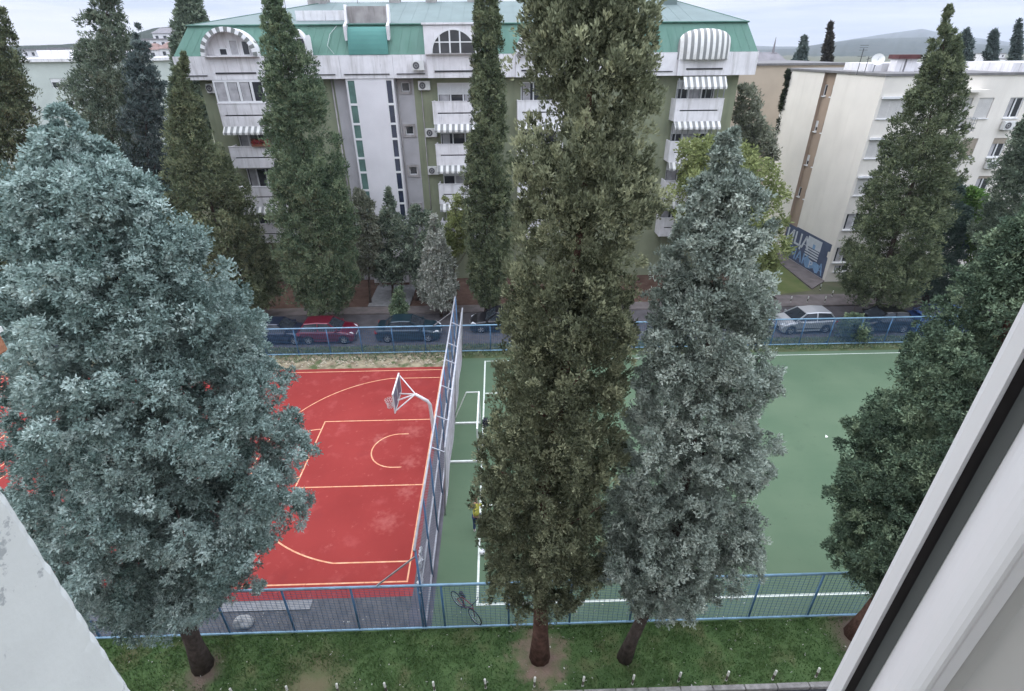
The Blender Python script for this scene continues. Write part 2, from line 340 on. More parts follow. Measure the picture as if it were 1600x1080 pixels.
m_mans = mat('green_sheet_metal', (0.120, 0.235, 0.185), 0.75, 0.08, 0.7, 0.08, 5, spec=0.4)
overlay(m_mans, noise_mask(m_mans, 1.0, .48, .75, stretch=(2.5, 1, .3), amount=.6, detail=9), (0.165, 0.28, 0.235))
m_teal = mat('teal_sheet_metal', (0.085, 0.235, 0.205), 0.75, 0.08, 0.7, 0.05, 5, spec=0.4)
def glassmat(name, col, rough=.06):
    m = mat(name, col, rough, 0.25, 1.3, spec=0.6); return m
m_glass = glassmat('window_glass', (0.045, 0.048, 0.055)); m_tglass = glassmat('green_tinted_glass', (0.12, 0.20, 0.175)); m_bglass = glassmat('blue_tinted_glass', (0.035, 0.045, 0.075))
m_curt = mat('curtain', (0.42, 0.41, 0.42), 0.9, .2, 2.5)
m_black_shade = mat('black_and_slot_shade', (0.05, 0.05, 0.055), 0.95, .1)  # for black parts, and for shade painted in slots and the doorway
m_stripe = stripes('striped_canvas', (0.70, 0.69, 0.66), (0.22, 0.225, 0.22), 0.42)
overlay(m_stripe, noise_mask(m_stripe, 1.6, .48, .75, amount=.5, detail=8), (.33, .32, .29))
m_conc = mat('weathered_concrete', (0.36, 0.34, 0.33), 0.95, .2, 1.5, .3, 20, spec=.1)
overlay(m_conc, noise_mask(m_conc, 1.4, .5, .7, stretch=(1.5, 1.5, .25), amount=.7), (0.17, 0.15, 0.145))
m_metal = mat('galvanised_metal', (0.30, 0.31, 0.32), 0.5, .15, 5, spec=.5, metal=.4)
m_darkmetal = mat('dark_sheet', (0.05, 0.05, 0.055), 0.6, .2, 5)

def lbox(mb, fn, u0, u1, z0, z1, d0, d1): return mb.prism([(u0, z0), (u1, z0), (u1, z1), (u0, z1)], fn, d0, d1)
def wall_holes(mb, fn, u0, u1, z0, z1, holes, depth=.14):
    us = sorted({u0, u1, *[h[0] for h in holes], *[h[1] for h in holes]}); zs = sorted({z0, z1, *[h[2] for h in holes], *[h[3] for h in holes]})
    for i in range(len(us)-1):
        for j in range(len(zs)-1):
            cu, cz = (us[i]+us[i+1])/2, (zs[j]+zs[j+1])/2
            if any(h[0] < cu < h[1] and h[2] < cz < h[3] for h in holes): continue
            mb.quad(fn(us[i], zs[j], 0), fn(us[i+1], zs[j], 0), fn(us[i+1], zs[j+1], 0), fn(us[i], zs[j+1], 0))
    for a, c, e, f in holes:
        for (p, q) in (((a, e), (c, e)), ((c, e), (c, f)), ((c, f), (a, f)), ((a, f), (a, e))):
            mb.quad(fn(*p, 0), fn(*q, 0), fn(*q, -depth), fn(*p, -depth))
def window(parent, fn, u0, u1, z0, z1, ncol=2, depth=.12, fr=.055, glass=None, mf=None, transom=None, shutter=0.0, mshut=None, name='window', curtain=None):
    mb = MB(); d0, d1 = -depth, -depth+.06
    lbox(mb, fn, u0, u0+fr, z0, z1, d0, d1); lbox(mb, fn, u1-fr, u1, z0, z1, d0, d1)
    lbox(mb, fn, u0+fr, u1-fr, z0, z0+fr, d0, d1); lbox(mb, fn, u0+fr, u1-fr, z1-fr, z1, d0, d1)
    for k in range(1, ncol):
        c = u0+(u1-u0)*k/ncol; lbox(mb, fn, c-fr*.7, c+fr*.7, z0+fr, z1-fr, d0, d1)
    if transom: lbox(mb, fn, u0+fr, u1-fr, transom-fr/2, transom+fr/2, d0+.002, d1+.002)
    w = mb.build(name, mf or m_pvc, parent)
    p = MB(); p.quad(fn(u0, z0, d0+.02), fn(u1, z0, d0+.02), fn(u1, z1, d0+.02), fn(u0, z1, d0+.02)); p.build('pane', glass or m_glass, w)
    if curtain:
        for (a, c) in curtain:
            q = MB(); n = 12
            for k in range(n):
                ua, ub = u0+(u1-u0)*(a+(c-a)*k/n), u0+(u1-u0)*(a+(c-a)*(k+1)/n)
                q.quad(fn(ua, z0+fr, d0+.024+.006*(k % 2)), fn(ub, z0+fr, d0+.024+.006*((k+1) % 2)), fn(ub, z1-fr, d0+.024+.006*((k+1) % 2)), fn(ua, z1-fr, d0+.024+.006*(k % 2)))
            q.build('curtain', m_curt, w)
    if shutter > 0:
        q = MB(); zz = z1; n = max(3, int((z1-z0)*shutter/.07)); hh = (z1-z0)*shutter/n
        for k in range(n):
            lbox(q, fn, u0+.01, u1-.01, z1-(k+1)*hh+.006, z1-k*hh, d1+.004, d1+.022)
        q.build('roller_shutter', mshut or m_pvc, w)
    return w

# ---------------------------------------------------------------- green-roofed apartment house
AB = thing('apartment_building', 'five storey apartment house under a green metal mansard roof with a pale stair tower', 'apartment building', (2, 36, 0))
YF = 30.0
fg = lambda u, z, d: (u, YF-d, z)
LEV = [14.05, 11.15, 8.25, 5.35]           # tops of the balcony parapets
stacks = [(-16.1, -12.6), (-0.9, 2.5), (5.2, 8.6), (16.7, 20.2)]
holesL, holesR, wins = [], [], []
for si, (x0, x1) in enumerate(stacks):
    for k, zt in enumerate(LEV):
        if si == 0 and k == 0: continue
        hh = (x0+.3, x1-.3, zt-1.1, zt+1.15); (holesL if x1 < -8 else holesR).append(hh); wins.append((si, k, hh))
small_l = [(-10.6, -9.9, z-.45, z+.45) for z in (13.6, 10.7, 7.8)]; holesL += small_l
mb = MB(); wall_holes(mb, fg, -17.6, -8.0, 0, 15.55, holesL)
wall_holes(mb, fg, -2.3, 21.5, 0, 15.55, holesR)
mb.quad((-17.6, 30, 0), (-17.6, 30, 15.55), (-17.6, 42, 15.55), (-17.6, 42, 0)); mb.quad((21.5, 30, 0), (21.5, 42, 0), (21.5, 42, 15.55), (21.5, 30, 15.55))
mb.quad((-17.6, 42, 0), (-17.6, 42, 15.55), (21.5, 42, 15.55), (21.5, 42, 0))
mb.build('wall', m_greenwall, AB)
mb = MB(); smh = [(-3.2, -2.6, z-.3, z+.3) for z in (14.95, 12.0, 9.05, 6.1, 3.2)]
wall_holes(mb, fg, -3.6, -2.3, 0, 15.55, smh, .2)
mb.quad((-8.0, 30, 0), (-6.95, 30, 0), (-6.95, 30, 15.55), (-8.0, 30, 15.55))
mb.build('wall', m_greywall, AB)['label'] = 'grey rendered strip beside the stair tower'
for a, c, e, f in smh:
    w = window(AB, fg, a, c, e, f, 1, .17, .05); q = MB()
    for r in ((a-.16, a-.01, e-.16, f+.16), (c+.01, c+.16, e-.16, f+.16), (a-.01, c+.01, e-.16, e-.01), (a-.01, c+.01, f+.01, f+.16)): lbox(q, fg, *r, .002, .07)
    q.build('sill', m_conc, w)
for a, c, e, f in small_l: window(AB, fg, a, c, e, f, 1, .12, .05, shutter=.5)
for si, k, (a, c, e, f) in wins:
    window(AB, fg, a, c, e, f, 3 if si else 4, .12, .07, curtain=[[(.36, .62)], [(.04, .3), (.7, .95)], [(.05, .25)], [(.3, .6)]][(k+si) % 4], shutter=[0, .35, 0, .25][(k*2+si) % 4])
# stair tower with two glazed strips
TY = 29.25
ft = lambda u, z, d: (u, TY-d, z)
mb = MB(); th = [(-6.93, -6.30, 1.2, 15.5), (-4.20, -3.67, 1.2, 15.5)]
wall_holes(mb, ft, -6.97, -3.6, 0, 15.55, th, .1)
mb.quad((-6.97, TY, 0), (-6.97, TY, 15.55), (-6.97, 30, 15.55), (-6.97, 30, 0)); mb.quad((-3.6, TY, 0), (-3.6, 30, 0), (-3.6, 30, 15.55), (-3.6, TY, 15.55))
mb.build('stair_tower', m_tower, AB)
for (a, c, e, f), gm_ in zip(th, (m_tglass, m_bglass)):
    z = f; k = 0
    while z > e+.8:
        hh = (1.62, 1.32, 1.02)[min(k, 2)] if k < 2 else (1.05, 1.35)[k % 2]
        window(AB, ft, a, c, max(z-hh, e), z, 1, .08, .075, glass=gm_); z -= hh; k += 1
# canopy + entrance
mb = MB(); mb.box(-6.3, -3.6, 28.0, 29.2, 2.5, 2.66); mb.box(-6.28, -6.1, 28.02, 28.2, .14, 2.5); mb.box(-3.8, -3.62, 28.02, 28.2, .14, 2.5); mb.build('entrance_canopy', m_conc, AB, bevel=.02)
mb = MB(); mb.box(-5.9, -4.5, 29.16, 29.22, .14, 2.4); mb.build('doorway_shade', m_black_shade, AB)  # dark sheet painted as the shade of the entrance opening
# eaves band (white concrete) with dark bars that paint the shade of slots
mb = MB(); cuts = [-18.6, -16.3, -12.5, -7.2, -3.5, -1.1, 2.6, 5.1, 8.7, 16.6, 20.3, 22.3]
for a, c in zip(cuts[:-1], cuts[1:]):
    f = 28.98 if a in (-16.3, -1.1, 5.1, 16.6) else 29.18 + (.02 if int(abs(a)) % 2 else 0)
    mb.box(a+.006, c-.006, f, 29.7, 15.56, 17.02)
mb.box(-18.6, -18.3, 29.7, 42.6, 15.56, 17.02); mb.box(22.0, 22.3, 29.7, 42.6, 15.56, 17.02); mb.box(-18.3, 22.0, 42.3, 42.6, 15.56, 17.02)
mb.box(-18.3, 22.0, 29.72, 42.28, 15.6, 15.75)
eb = mb.build('eaves_band', m_whitewall, AB)
mb = MB()
for a, c in ((-18.2, -16.5), (-12.2, -7.6), (-7.0, -3.8), (-3.3, -1.3), (9, 16.3)): mb.box(a, c, 29.13, 29.17, 15.8, 15.86)
for a, c in ((-15.8, -13), (-.6, 2.2), (5.5, 8.2), (17.2, 19.8)): mb.box(a, c, 28.93, 28.975, 15.93, 16.03)
mb.build('slot_shade_strip', m_black_shade, eb)
# mansard: lower steep part, upper shallow part
mb = MB(); L0, L1, R0, R1 = -18.55, -17.35, 22.25, 21.4
lo = [(L0, 29.3, 17.03), (R0, 29.3, 17.03), (R0, 42.5, 17.03), (L0, 42.5, 17.03)]; br = [(L1, 30.0, 18.85), (R1, 30.0, 18.85), (R1, 41.8, 18.85), (L1, 41.8, 18.85)]
mb.add(lo+br, [(0, 1, 5, 4), (1, 2, 6, 5), (2, 3, 7, 6), (3, 0, 4, 7)])
xx = L0+.6
while xx < R0-.4:                          # standing seams
    f = (xx-L0)/(R0-L0); xt = L1+(R1-L1)*f; mb.tube([(xx, 29.29, 17.04), (xt, 29.99, 18.84)], .007, 4); xx += .62
rf = mb.build('roof', m_mans, AB)
mb = MB(); r0, r1 = (-9.3, 36, 20.55), (17.7, 36, 20.55); br2 = [(L1-.08, 29.92, 18.87), (R1+.08, 29.92, 18.87), (R1+.08, 41.88, 18.87), (L1-.08, 41.88, 18.87)]
mb.add(br2+[r0, r1], [(0, 1, 5, 4), (1, 2, 5), (2, 3, 4, 5), (3, 0, 4)])
xx = L1+.8
while xx < R1:
    if r0[0] < xx < r1[0]: mb.tube([(xx, 29.94, 18.88), (xx, 36, 20.56)], .007, 4)
    xx += .9
ur = mb.build('upper_roof', m_roofup, rf)
mb = MB(); mb.tube([(L1-.1, 29.9, 18.86), (R1+.1, 29.9, 18.86)], .055, 6); mb.tube([(L1, 29.95, 18.88), r0], .04, 5); mb.tube([(R1, 29.95, 18.88), r1], .04, 5); mb.build('roof_flashing', mat('dark_green_trim', (0.05, 0.13, 0.10), .5), rf)
mb = MB()
for (x0, x1, y0, y1, z0, z1) in ((-10.6, -9.2, 35.6, 36.8, 20.2, 21.6), (-4.4, -3.6, 35.7, 36.5, 20.3, 21.35), (-1.6, -.8, 35.7, 36.6, 20.3, 21.2), (1.6, 2.3, 35.8, 36.5, 20.3, 21.2), (-14.3, -13.5, 37, 37.8, 19.5, 20.9)):
    mb.box(x0, x1, y0, y1, z0, z1); mb.box(x0-.1, x1+.1, y0-.1, y1+.1, z1, z1+.12)
mb.build('chimney', m_conc, rf)
mb = MB(); mb.box(16.6, 17.6, 34.6, 35.5, 20.0, 20.9); mb.build('chimney', m_roofup, rf)
mb = MB(); mb.tube([(16.9, 35, 20.9), (16.9, 35, 21.3), (17.05, 35, 21.52), (17.3, 35, 21.6), (17.55, 35, 21.5), (17.7, 35, 21.25), (17.7, 35, 20.95)], .14, 10); mb.build('vent_pipe', m_darkmetal, rf, smooth=True)
for ax0, ay0, hh in ((-12.2, 35.2, 1.6), (-6.8, 35.6, 2.0), (3.6, 35.7, 1.5), (12.8, 35.3, 1.8)):
    mb = MB(); z0 = 20.1; mb.bar((ax0, ay0, z0), (ax0, ay0, z0+hh), .02)
    for q_ in range(4): mb.bar((ax0-.35+.05*q_, ay0, z0+hh-.12*q_), (ax0+.35-.05*q_, ay0, z0+hh-.12*q_), .01)
    mb.build('antenna', m_darkmetal, rf)
for pts in ([(-7.5, 29.28, 17.1), (-7.9, 29.35, 17.6), (-7.7, 29.7, 18.3), (-7.2, 29.9, 18.8)], [(3.3, 29.28, 17.1), (3.1, 29.5, 17.9), (3.4, 29.92, 18.8)]):
    mb = MB(); mb.tube(pts, .012, 4); mb.build('cable', m_pvc, rf)
# teal bulge above the tower + concrete roof opening
mb = MB(); n = 8
pr = [(29.22+.78*(k/n)**1.6, 17.04+1.7*math.sin(k/n*math.pi/2)) for k in range(n+1)]
for (ya, za), (yb, zb) in zip(pr[:-1], pr[1:]): mb.quad((-6.45, ya-.06, za), (-3.75, ya-.06, za), (-3.75, yb-.06, zb), (-6.45, yb-.06, zb))
for xs_ in (-6.45, -3.75): mb.add([(xs_, y-.06, z) for y, z in pr]+[(xs_, 30.3, pr[-1][1]), (xs_, 30.3, 17.04)], [tuple(range(n+3))])
mb.build('roof_panel', m_teal, rf, smooth=False)
mb = MB(); mb.box(-6.4, -3.6, 30.25, 30.5, 18.6, 19.95); mb.build('parapet_wall', m_conc, rf)
for xs_ in (-6.62, -3.72):
    mb = MB(); mb.prism([(29.3, 17.9), (29.75, 18.05), (30.6, 19.5), (30.6, 20.05), (30.2, 20.05), (29.85, 19.0), (29.2, 18.75)], lambda u, v, d, x0=xs_: (x0+d, u, v), 0, .16); mb.build('roof_bracket', m_whitewall, rf)
mb = MB(); mb.box(-10.2, -6.7, 30.9, 31.2, 19.15, 19.75); mb.build('parapet_wall', m_whitewall, rf)
# balconies
def balcony(x0, x1, zt, yb=28.7):
    mb = MB(); y0 = yb
    mb.box(x0, x1, y0, y0+.1, zt-.72, zt); mb.box(x0, x1, y0+.004, y0+.1, zt-1.5, zt-.81)
    mb.box(x0, x0+.35, y0+.002, y0+.098, zt-.81, zt-.72); mb.box(x1-.35, x1, y0+.002, y0+.098, zt-.81, zt-.72)
    for xa in (x0, x1-.1): mb.box(xa, xa+.1, y0+.1, 29.98, zt-1.5, zt-.004)
    mb.box(x0+.1, x1-.1, y0+.1, 29.98, zt-1.48, zt-1.3); mb.box(x0-.03, x1+.03, y0-.03, y0+.13, zt+.002, zt+.04)
    o = mb.build('balcony', m_whitewall, AB, bevel=.01)
    q = MB(); q.box(x0+.36, x1-.36, y0+.07, y0+.095, zt-.80, zt-.73); q.build('slot_shade_backing', m_black_shade, o)  # dark strip painting the shade inside the parapet slot
    return o
def awning(x0, x1, zt, drop, out, valance=.18, y=28.72):
    mb = MB(); n = 24; zb = zt-drop; yo = y-out
    mb.add([(x0, y, zt), (x1, y, zt), (x1, yo, zb), (x0, yo, zb), (x0, y, zt-.02), (x1, y, zt-.02), (x1, yo, zb-.02), (x0, yo, zb-.02)], [(0, 1, 2, 3), (7, 6, 5, 4), (0, 3, 7, 4), (1, 5, 6, 2)])
    for k in range(n):
        a, c = x0+(x1-x0)*k/n, x0+(x1-x0)*(k+1)/n; m_ = (a+c)/2
        mb.add([(a, yo, zb), (c, yo, zb), (c, yo-.012, zb-valance*.65), (m_, yo-.012, zb-valance), (a, yo-.012, zb-valance*.65)], [(0, 1, 2, 3, 4)])
    return mb.build('awning', m_stripe, AB)
for si, (x0, x1) in enumerate(stacks):
    for k, zt in enumerate(LEV): balcony(x0, x1, zt)
    for k, zt in enumerate(LEV[1:]):
        if (si, k) in ((0, 1), (2, 1)): continue
        awning(x0+.05, x1-.05, zt+1.42, .38, .42)
awning(17.0, 20.05, 15.50, .62, .55)
xs_ = np.linspace(17.0, 20.1, 8)                         # metal posts and rails of the right-hand balconies
for zt in LEV[:2]:
    q = MB(); q.box(16.7, 20.2, 28.725, 28.775, zt+1.2, zt+1.25)
    for xx in xs_: q.box(xx-.03, xx+.03, 28.72, 28.78, zt+.04, zt+1.2)
    q.box(16.7, 16.76, 28.72, 28.78, zt+.04, zt+1.35); q.build('balcony_grille', m_metal, AB)
# enclosed balcony, top left
fe = lambda u, z, d: (u, 28.78-d, z)
window(AB, fe, -16.1, -12.6, 14.1, 15.55, 4, .06, .12, curtain=[(.04, .22), (.28, .46), (.53, .7)])
fs_ = lambda u, z, d: (-12.6+d, u, z)
window(AB, fs_, 28.8, 29.95, 14.1, 15.55, 2, .06, .09, glass=m_tglass)
# arched dormers
def dormer_arch(cx, hw, z0, hgt, front=28.62, scallop=True, back=29.24, opened=True):
    n = 22; P = [(cx-hw*math.cos(math.pi*k/n), z0+hgt*math.sin(math.pi*k/n)) for k in range(n+1)]
    P2 = [(cx-(hw-.12)*math.cos(math.pi*k/n), z0+(hgt-.12)*math.sin(math.pi*k/n)) for k in range(n+1)]
    mb = MB()
    for k in range(n):
        (xa, za), (xb, zb), (xc, zc), (xd, zd) = P[k], P[k+1], P2[k+1], P2[k]
        mb.add([(xa, front, za), (xb, front, zb), (xb, 30.6, zb), (xa, 30.6, za), (xd, front, zd), (xc, front, zc), (xc, back, zc), (xd, back, zd)], [(0, 3, 2, 1), (4, 5, 6, 7), (0, 1, 5, 4)])
    mb.add([(x, back, z) for x, z in P2], [tuple(range(n+1))])
    mb.box(cx-hw, cx+hw, front, back, z0-.06, z0+.01)
    d = mb.build('dormer', m_whitewall, rf)
    if scallop:
        q = MB(); q.cm = 0
        for k in range(n*2):
            t0, t1 = math.pi*k/(2*n), math.pi*(k+1)/(2*n); tm = (t0+t1)/2; q.cm = (k//2) % 2
            o_ = lambda t, r: (cx-(hw+r)*math.cos(t), front-.05-(.04 if r < 0 else 0), z0+(hgt+r)*math.sin(t))
            q.add([o_(t0, .06), o_(t1, .06), o_(t1, -.2), o_(tm, -.27), o_(t0, -.2)], [(0, 1, 2, 3, 4)])
        q.build('awning', [MATS['white_pvc'], mat('grey_canvas', (.2, .21, .2), .9)], d)
    return d
d1 = dormer_arch(-14.4, 1.85, 17.04, 1.66)
fw = lambda u, z, d: (u, 29.22-d, z)
window(d1, fw, -14.55, -13.95, 17.06, 18.0, 1, .02, .05, glass=m_curt); window(d1, fw, -13.7, -13.2, 17.06, 17.95, 1, .02, .05); window(d1, fw, -15.3, -14.75, 17.06, 17.5, 1, .02, .05)
d2 = dormer_arch(-10.0, .95, 17.04, 1.6, front=28.95, scallop=False)
window(d2, lambda u, z, d: (u, 29.15-d, z), -10.55, -9.3, 17.06, 18.1, 2, .02, .07); 
q = MB(); q.prism([(0, 17.05), (.62, 17.05), (.62, 18.1), (.5, 18.25), (0, 18.2)], lambda u, v, d: (-9.2+u*.75, 28.93-u*.6+d, v), 0, .04); q.build('shutter', m_pvc, d2)
d4 = dormer_arch(6.9, 1.75, 17.04, 1.66)
window(d4, fw, 6.3, 7.3, 17.06, 18.1, 2, .02, .05)
# square dormer with arched window
mb = MB(); mb.box(-1.15, 2.75, 28.7, 29.95, 17.02, 18.75); mb.box(-1.25, 2.85, 28.6, 30.1, 18.77, 18.9); d3 = mb.build('dormer', m_whitewall, rf, bevel=.015)
q = MB(); n = 20; AP = [(.85-1.5*math.cos(math.pi*k/n), 17.1+1.4*math.sin(math.pi*k/n)) for k in range(n+1)]
q.add([(x, 28.66, z) for x, z in AP], [tuple(range(n+1))]); wn = q.build('window', m_glass, d3)
q = MB(); q.tube([(x, 28.65, z) for x, z in AP], .05, 4)
for xx in (-.1, .6, 1.3): q.box(xx-.05, xx+.05, 28.62, 28.655, 17.05, 17.1+1.4*math.sin(math.acos(max(-1, min(1, (.85-xx)/1.5)))))
q.box(-.65, 2.35, 28.63, 28.654, 17.72, 17.79); q.build('window_frame', m_pvc, wn)
# dome awning, right
mb = MB(); n, mseg = 26, 9; vs = []; fs = []; cx, rx, rz, ry = 18.35, 1.85, 1.68, .85
for j in range(mseg+1):
    e = math.pi/2*j/mseg
    for k in range(n+1):
        t = math.pi*k/n; vs.append((cx-rx*math.cos(t)*1.0, 29.3-ry*math.sin(t)*math.cos(e) if j else 29.3-ry*math.sin(t), 16.78+rz*math.sin(e)*(math.sin(t)**.35 if 0 < k < n else 0)))
for j in range(mseg):
    for k in range(n): fs.append((j*(n+1)+k, j*(n+1)+k+1, (j+1)*(n+1)+k+1, (j+1)*(n+1)+k))
mb.add(vs, fs)
for k in range(n):
    a, c = vs[k], vs[k+1]; mb.add([a, c, (c[0], c[1], c[2]-.16), ((a[0]+c[0])/2, (a[1]+c[1])/2, a[2]-.24), (a[0], a[1], a[2]-.16)], [(0, 1, 2, 3, 4)])
mb.build('awning', m_stripe, AB, smooth=False)['label'] = 'domed striped awning'
# drain pipes
q = MB(); q.tube([(-8.15, 29.93, 15.5), (-8.15, 29.93, 0)], .06, 8); q.tube([(-1.75, 29.93, 15.5), (-1.75, 29.93, 0)], .035, 6); q.tube([(-3.5, 29.93, 15.5), (-3.5, 29.93, 0)], .04, 6); q.build('drain_pipe', m_conc, AB, smooth=True)

# ---------------------------------------------------------------- air conditioners (each hangs on a wall)
m_fan = mat('fan_grille', (0.10, 0.10, 0.105), .7)
m_acw = mat('ac_casing', (0.66, 0.66, 0.64), .5, .06, 3)
def aircon(c, label, group, w=.85, h=.6, ax=(1, 0), out=(0, -1)):
    t = thing('air_conditioner', label, 'air conditioner', tuple(c), group)
    ax = np.array([*ax, 0.]); ou = np.array([*out, 0.]); C0 = np.array(c, float)
    fn = lambda u, z, d: tuple(C0+ax*u+ou*d+np.array([0, 0, z]))
    mb = MB(); lbox(mb, fn, -w/2, w/2, -h/2, h/2, .06, .36); mb.build('case', m_acw, t, bevel=.02)
    mb = MB(); n = 20; mb.add([fn(-w*.14+.23*math.cos(2*math.pi*k/n), .23*math.sin(2*math.pi*k/n), .366) for k in range(n)], [tuple(range(n))]); fg_ = mb.build('fan_grille', m_fan, t)
    mb = MB(); mb.tube([fn(-w*.14+.24*math.cos(2*math.pi*k/n), .24*math.sin(2*math.pi*k/n), .37) for k in range(n+1)], .012, 4); mb.tube([fn(-w*.14+.1*math.cos(2*math.pi*k/n), .1*math.sin(2*math.pi*k/n), .37) for k in range(n+1)], .01, 4); mb.build('fan_ring', m_acw, fg_)
    mb = MB()
    for u in (-w*.3, w*.3): mb.bar(fn(u, -h/2-.03, 0), fn(u, -h/2-.03, .36), .02)
    mb.build('bracket', m_metal, t)
    return t
acg = 'air conditioners on the green roofed apartment house'
aircon((-1.72, 29.15, 16.35), 'white air conditioner on the pale eaves band beside the square dormer', acg)
aircon((-1.5, 30.0, 15.05), 'white air conditioner just under the eaves beside the top middle balcony', acg)
aircon((-1.25, 30.0, 11.85), 'white air conditioner beside the striped awning of the second middle balcony', acg)
aircon((-1.3, 30.0, 9.1), 'white air conditioner beside the striped awning of the third middle balcony', acg)
aircon((-16.75, 30.0, 15.0), 'white air conditioner left of the glazed corner balcony', acg, w=.6)

# ---------------------------------------------------------------- cream apartment block, right
m_cream = mat('cream_render', (0.77, 0.725, 0.655), 0.9, 0.05, 0.5, 0.08, 40, spec=.1)
overlay(m_cream, noise_mask(m_cream, 0.8, .50, .78, stretch=(2.2, 2.2, .22), amount=.5, detail=9), (0.66, 0.615, 0.55))
m_tan = mat('tan_render', (0.37, 0.285, 0.22), 0.9, 0.06, 0.8, 0.08, 40, spec=.1)
m_offw = mat('offwhite_shutter', (0.58, 0.565, 0.54), .7, .05, 3)
m_beigesh = mat('beige_shutter', (0.36, 0.31, 0.25), .7, .08, 3)
CB = thing('apartment_block', 'cream four storey apartment block with a graffiti mural low on its gable', 'apartment building', (36, 34, 0))
A0 = np.array([31.0, 27.8, 0]); EX = np.array([1.0, .012, 0]); EX /= np.linalg.norm(EX); NF = np.array([EX[1], -EX[0], 0])
EG = np.array([-.064, .998, 0]); NG = np.array([-EG[1], EG[0], 0])
ff = lambda u, z, d: tuple(A0+EX*u+NF*d+np.array([0, 0, z]))
fgb = lambda s, z, d: tuple(A0+EG*s+NG*d+np.array([0, 0, z]))
RZ = 15.45
FL = [14.0, 11.25, 8.5, 5.75, 3.0]         # window heads
hf = []; fw_ = []
for k, z in enumerate(FL): 
    hf.append((.22, 2.4, z-1.3, z)); fw_.append((hf[-1], 3, .95 if k < 3 else .0, m_offw))
for k, z in enumerate(FL[:4]):
    hf.append((6.1, 6.95, z-2.1, z)); fw_.append((hf[-1], 1, .9 if k != 1 else .0, m_offw)); hf.append((7.4, 8.5, z-1.35, z)); fw_.append((hf[-1], 1, (.98, .9, 0, 0)[k], m_offw if k == 0 else m_beigesh))
    hf.append((9.7, 10.75, z-1.35, z)); fw_.append((hf[-1], 2, (0, .3, .15, .4)[k], m_beigesh)); hf.append((12.6, 13.9, z-1.35, z)); fw_.append((hf[-1], 2, (.5, .2, .7, 0)[k], m_offw))
hf.append((.5, 1.75, .9, 1.45)); fw_.append((hf[-1], 2, 0, m_offw))
hf.append((7.2, 8.0, .9, 1.4)); fw_.append((hf[-1], 1, 0, m_offw))
mb = MB(); wall_holes(mb, ff, 0, 18, 0, RZ, hf, .16)
gh = []
for z in (14.15, 11.4, 8.65, 5.9):
    for s in (5.35, 6.95): gh.append((s, s+.42, z-.42, z+.42))
wall_holes(mb, fgb, 0, 5.5, 0, RZ, [h for h in gh if h[1] < 5.5+.3 and h[0] < 5.0], .12)
wall_holes(mb, fgb, 7.05, 12.5, 0, RZ, [], .12)
mb.quad(fgb(12.5, 0, 0), fgb(12.5, RZ, 0), ff(18, RZ, -12.5), ff(18, 0, -12.5)); mb.quad(ff(18, 0, 0), ff(18, 0, -12.5), ff(18, RZ, -12.5), ff(18, RZ, 0))
mb.build('wall', m_cream, CB)
mb = MB(); fgi = lambda s, z, d: fgb(s, z, d-.25)
wall_holes(mb, fgi, 5.5, 7.05, 1.0, RZ, [(5.56, 5.95, z-.42, z+.42) for z in (14.15, 11.4, 8.65, 5.9)]+[(6.62, 7.0, z-.42, z+.42) for z in (14.15, 11.4, 8.65, 5.9)], .12)
for s in (5.5, 7.05): mb.quad(fgb(s, 0, 0), fgb(s, RZ, 0), fgb(s, RZ, -.25), fgb(s, 0, -.25))
mb.quad(fgi(5.5, 0, 0), fgi(7.05, 0, 0), fgi(7.05, 1.0, 0), fgi(5.5, 1.0, 0))
mb.build('wall', m_tan, CB)['label'] = 'tan recessed strip with small windows'
for z in (14.15, 11.4, 8.65, 5.9):
    for (a, c) in ((5.56, 5.95), (6.62, 7.0)):
        w = window(CB, fgi, a, c, z-.42, z+.42, 1, .1, .05, shutter=random.choice([0, .4, .6])); q = MB(); lbox(q, fgi, a-.05, c+.05, z-.5, z-.43, .003, .1); q.build('sill', m_pvc, w)
for h_, nc, sh, ms in fw_:
    w = window(CB, ff, *h_, nc, .13, .06, shutter=sh, mshut=ms, curtain=None if sh > .3 else [(.1, .35)]); q = MB(); lbox(q, ff, h_[0]-.06, h_[1]+.06, h_[2]-.07, h_[2]-.005, .003, .1); q.build('sill', m_pvc, w)
    if sh > .8 and h_[1] < 3: q = MB(); lbox(q, ff, h_[0]-.05, h_[1]+.05, h_[3]+.005, h_[3]+.16, .003, .14); q.build('shutter_box', m_pvc, w)
for k, z in enumerate(FL[:3]):
    mb = MB(); lbox(mb, ff, 5.2, 7.1, z-2.45, z-2.2, .003, .95); o = mb.build('balcony', m_cream, CB, bevel=.01)
    q = MB()
    for (ua, ub, da, db) in ((5.25, 7.05, .9, .9), (5.25, 5.25, .03, .9), (7.05, 7.05, .03, .9)):
        for zz in (z-1.25, z-1.6, z-2.1): q.bar(ff(ua, zz, da), ff(ub, zz, db), .015)
        for f in np.linspace(0, 1, 12 if ua != ub else 5): q.bar(ff(ua+(ub-ua)*f, z-2.2, da+(db-da)*f), ff(ua+(ub-ua)*f, z-1.25, da+(db-da)*f), .01)
    q.build('railing', m_metal, o)
    q = MB(); lbox(q, ff, 4.9, 7.2, z+.42, z+.58, .003, .9); lbox(q, ff, 5.0, 5.9, z-2.2, z+.42, .003, .5) if k == 0 else None; q.build('balcony_canopy', m_cream, o)
mb = MB()                                    # flat roof with a thin dark coping
Pr = [fgb(-.1, 0, .1), fgb(12.6, 0, .1), ff(18.1, 0, -12.6), ff(18.1, 0, .1)]
mb.prism([(0, 0), (1, 0), (2, 0), (3, 0)], lambda u, v, d: (Pr[int(u)][0], Pr[int(u)][1], d), RZ+.004, RZ+.16)
rf2 = mb.build('roof', mat('roof_felt', (.17, .165, .165), .95, .2, 2), CB)
chx = AT((1398, 100), 31)[0]
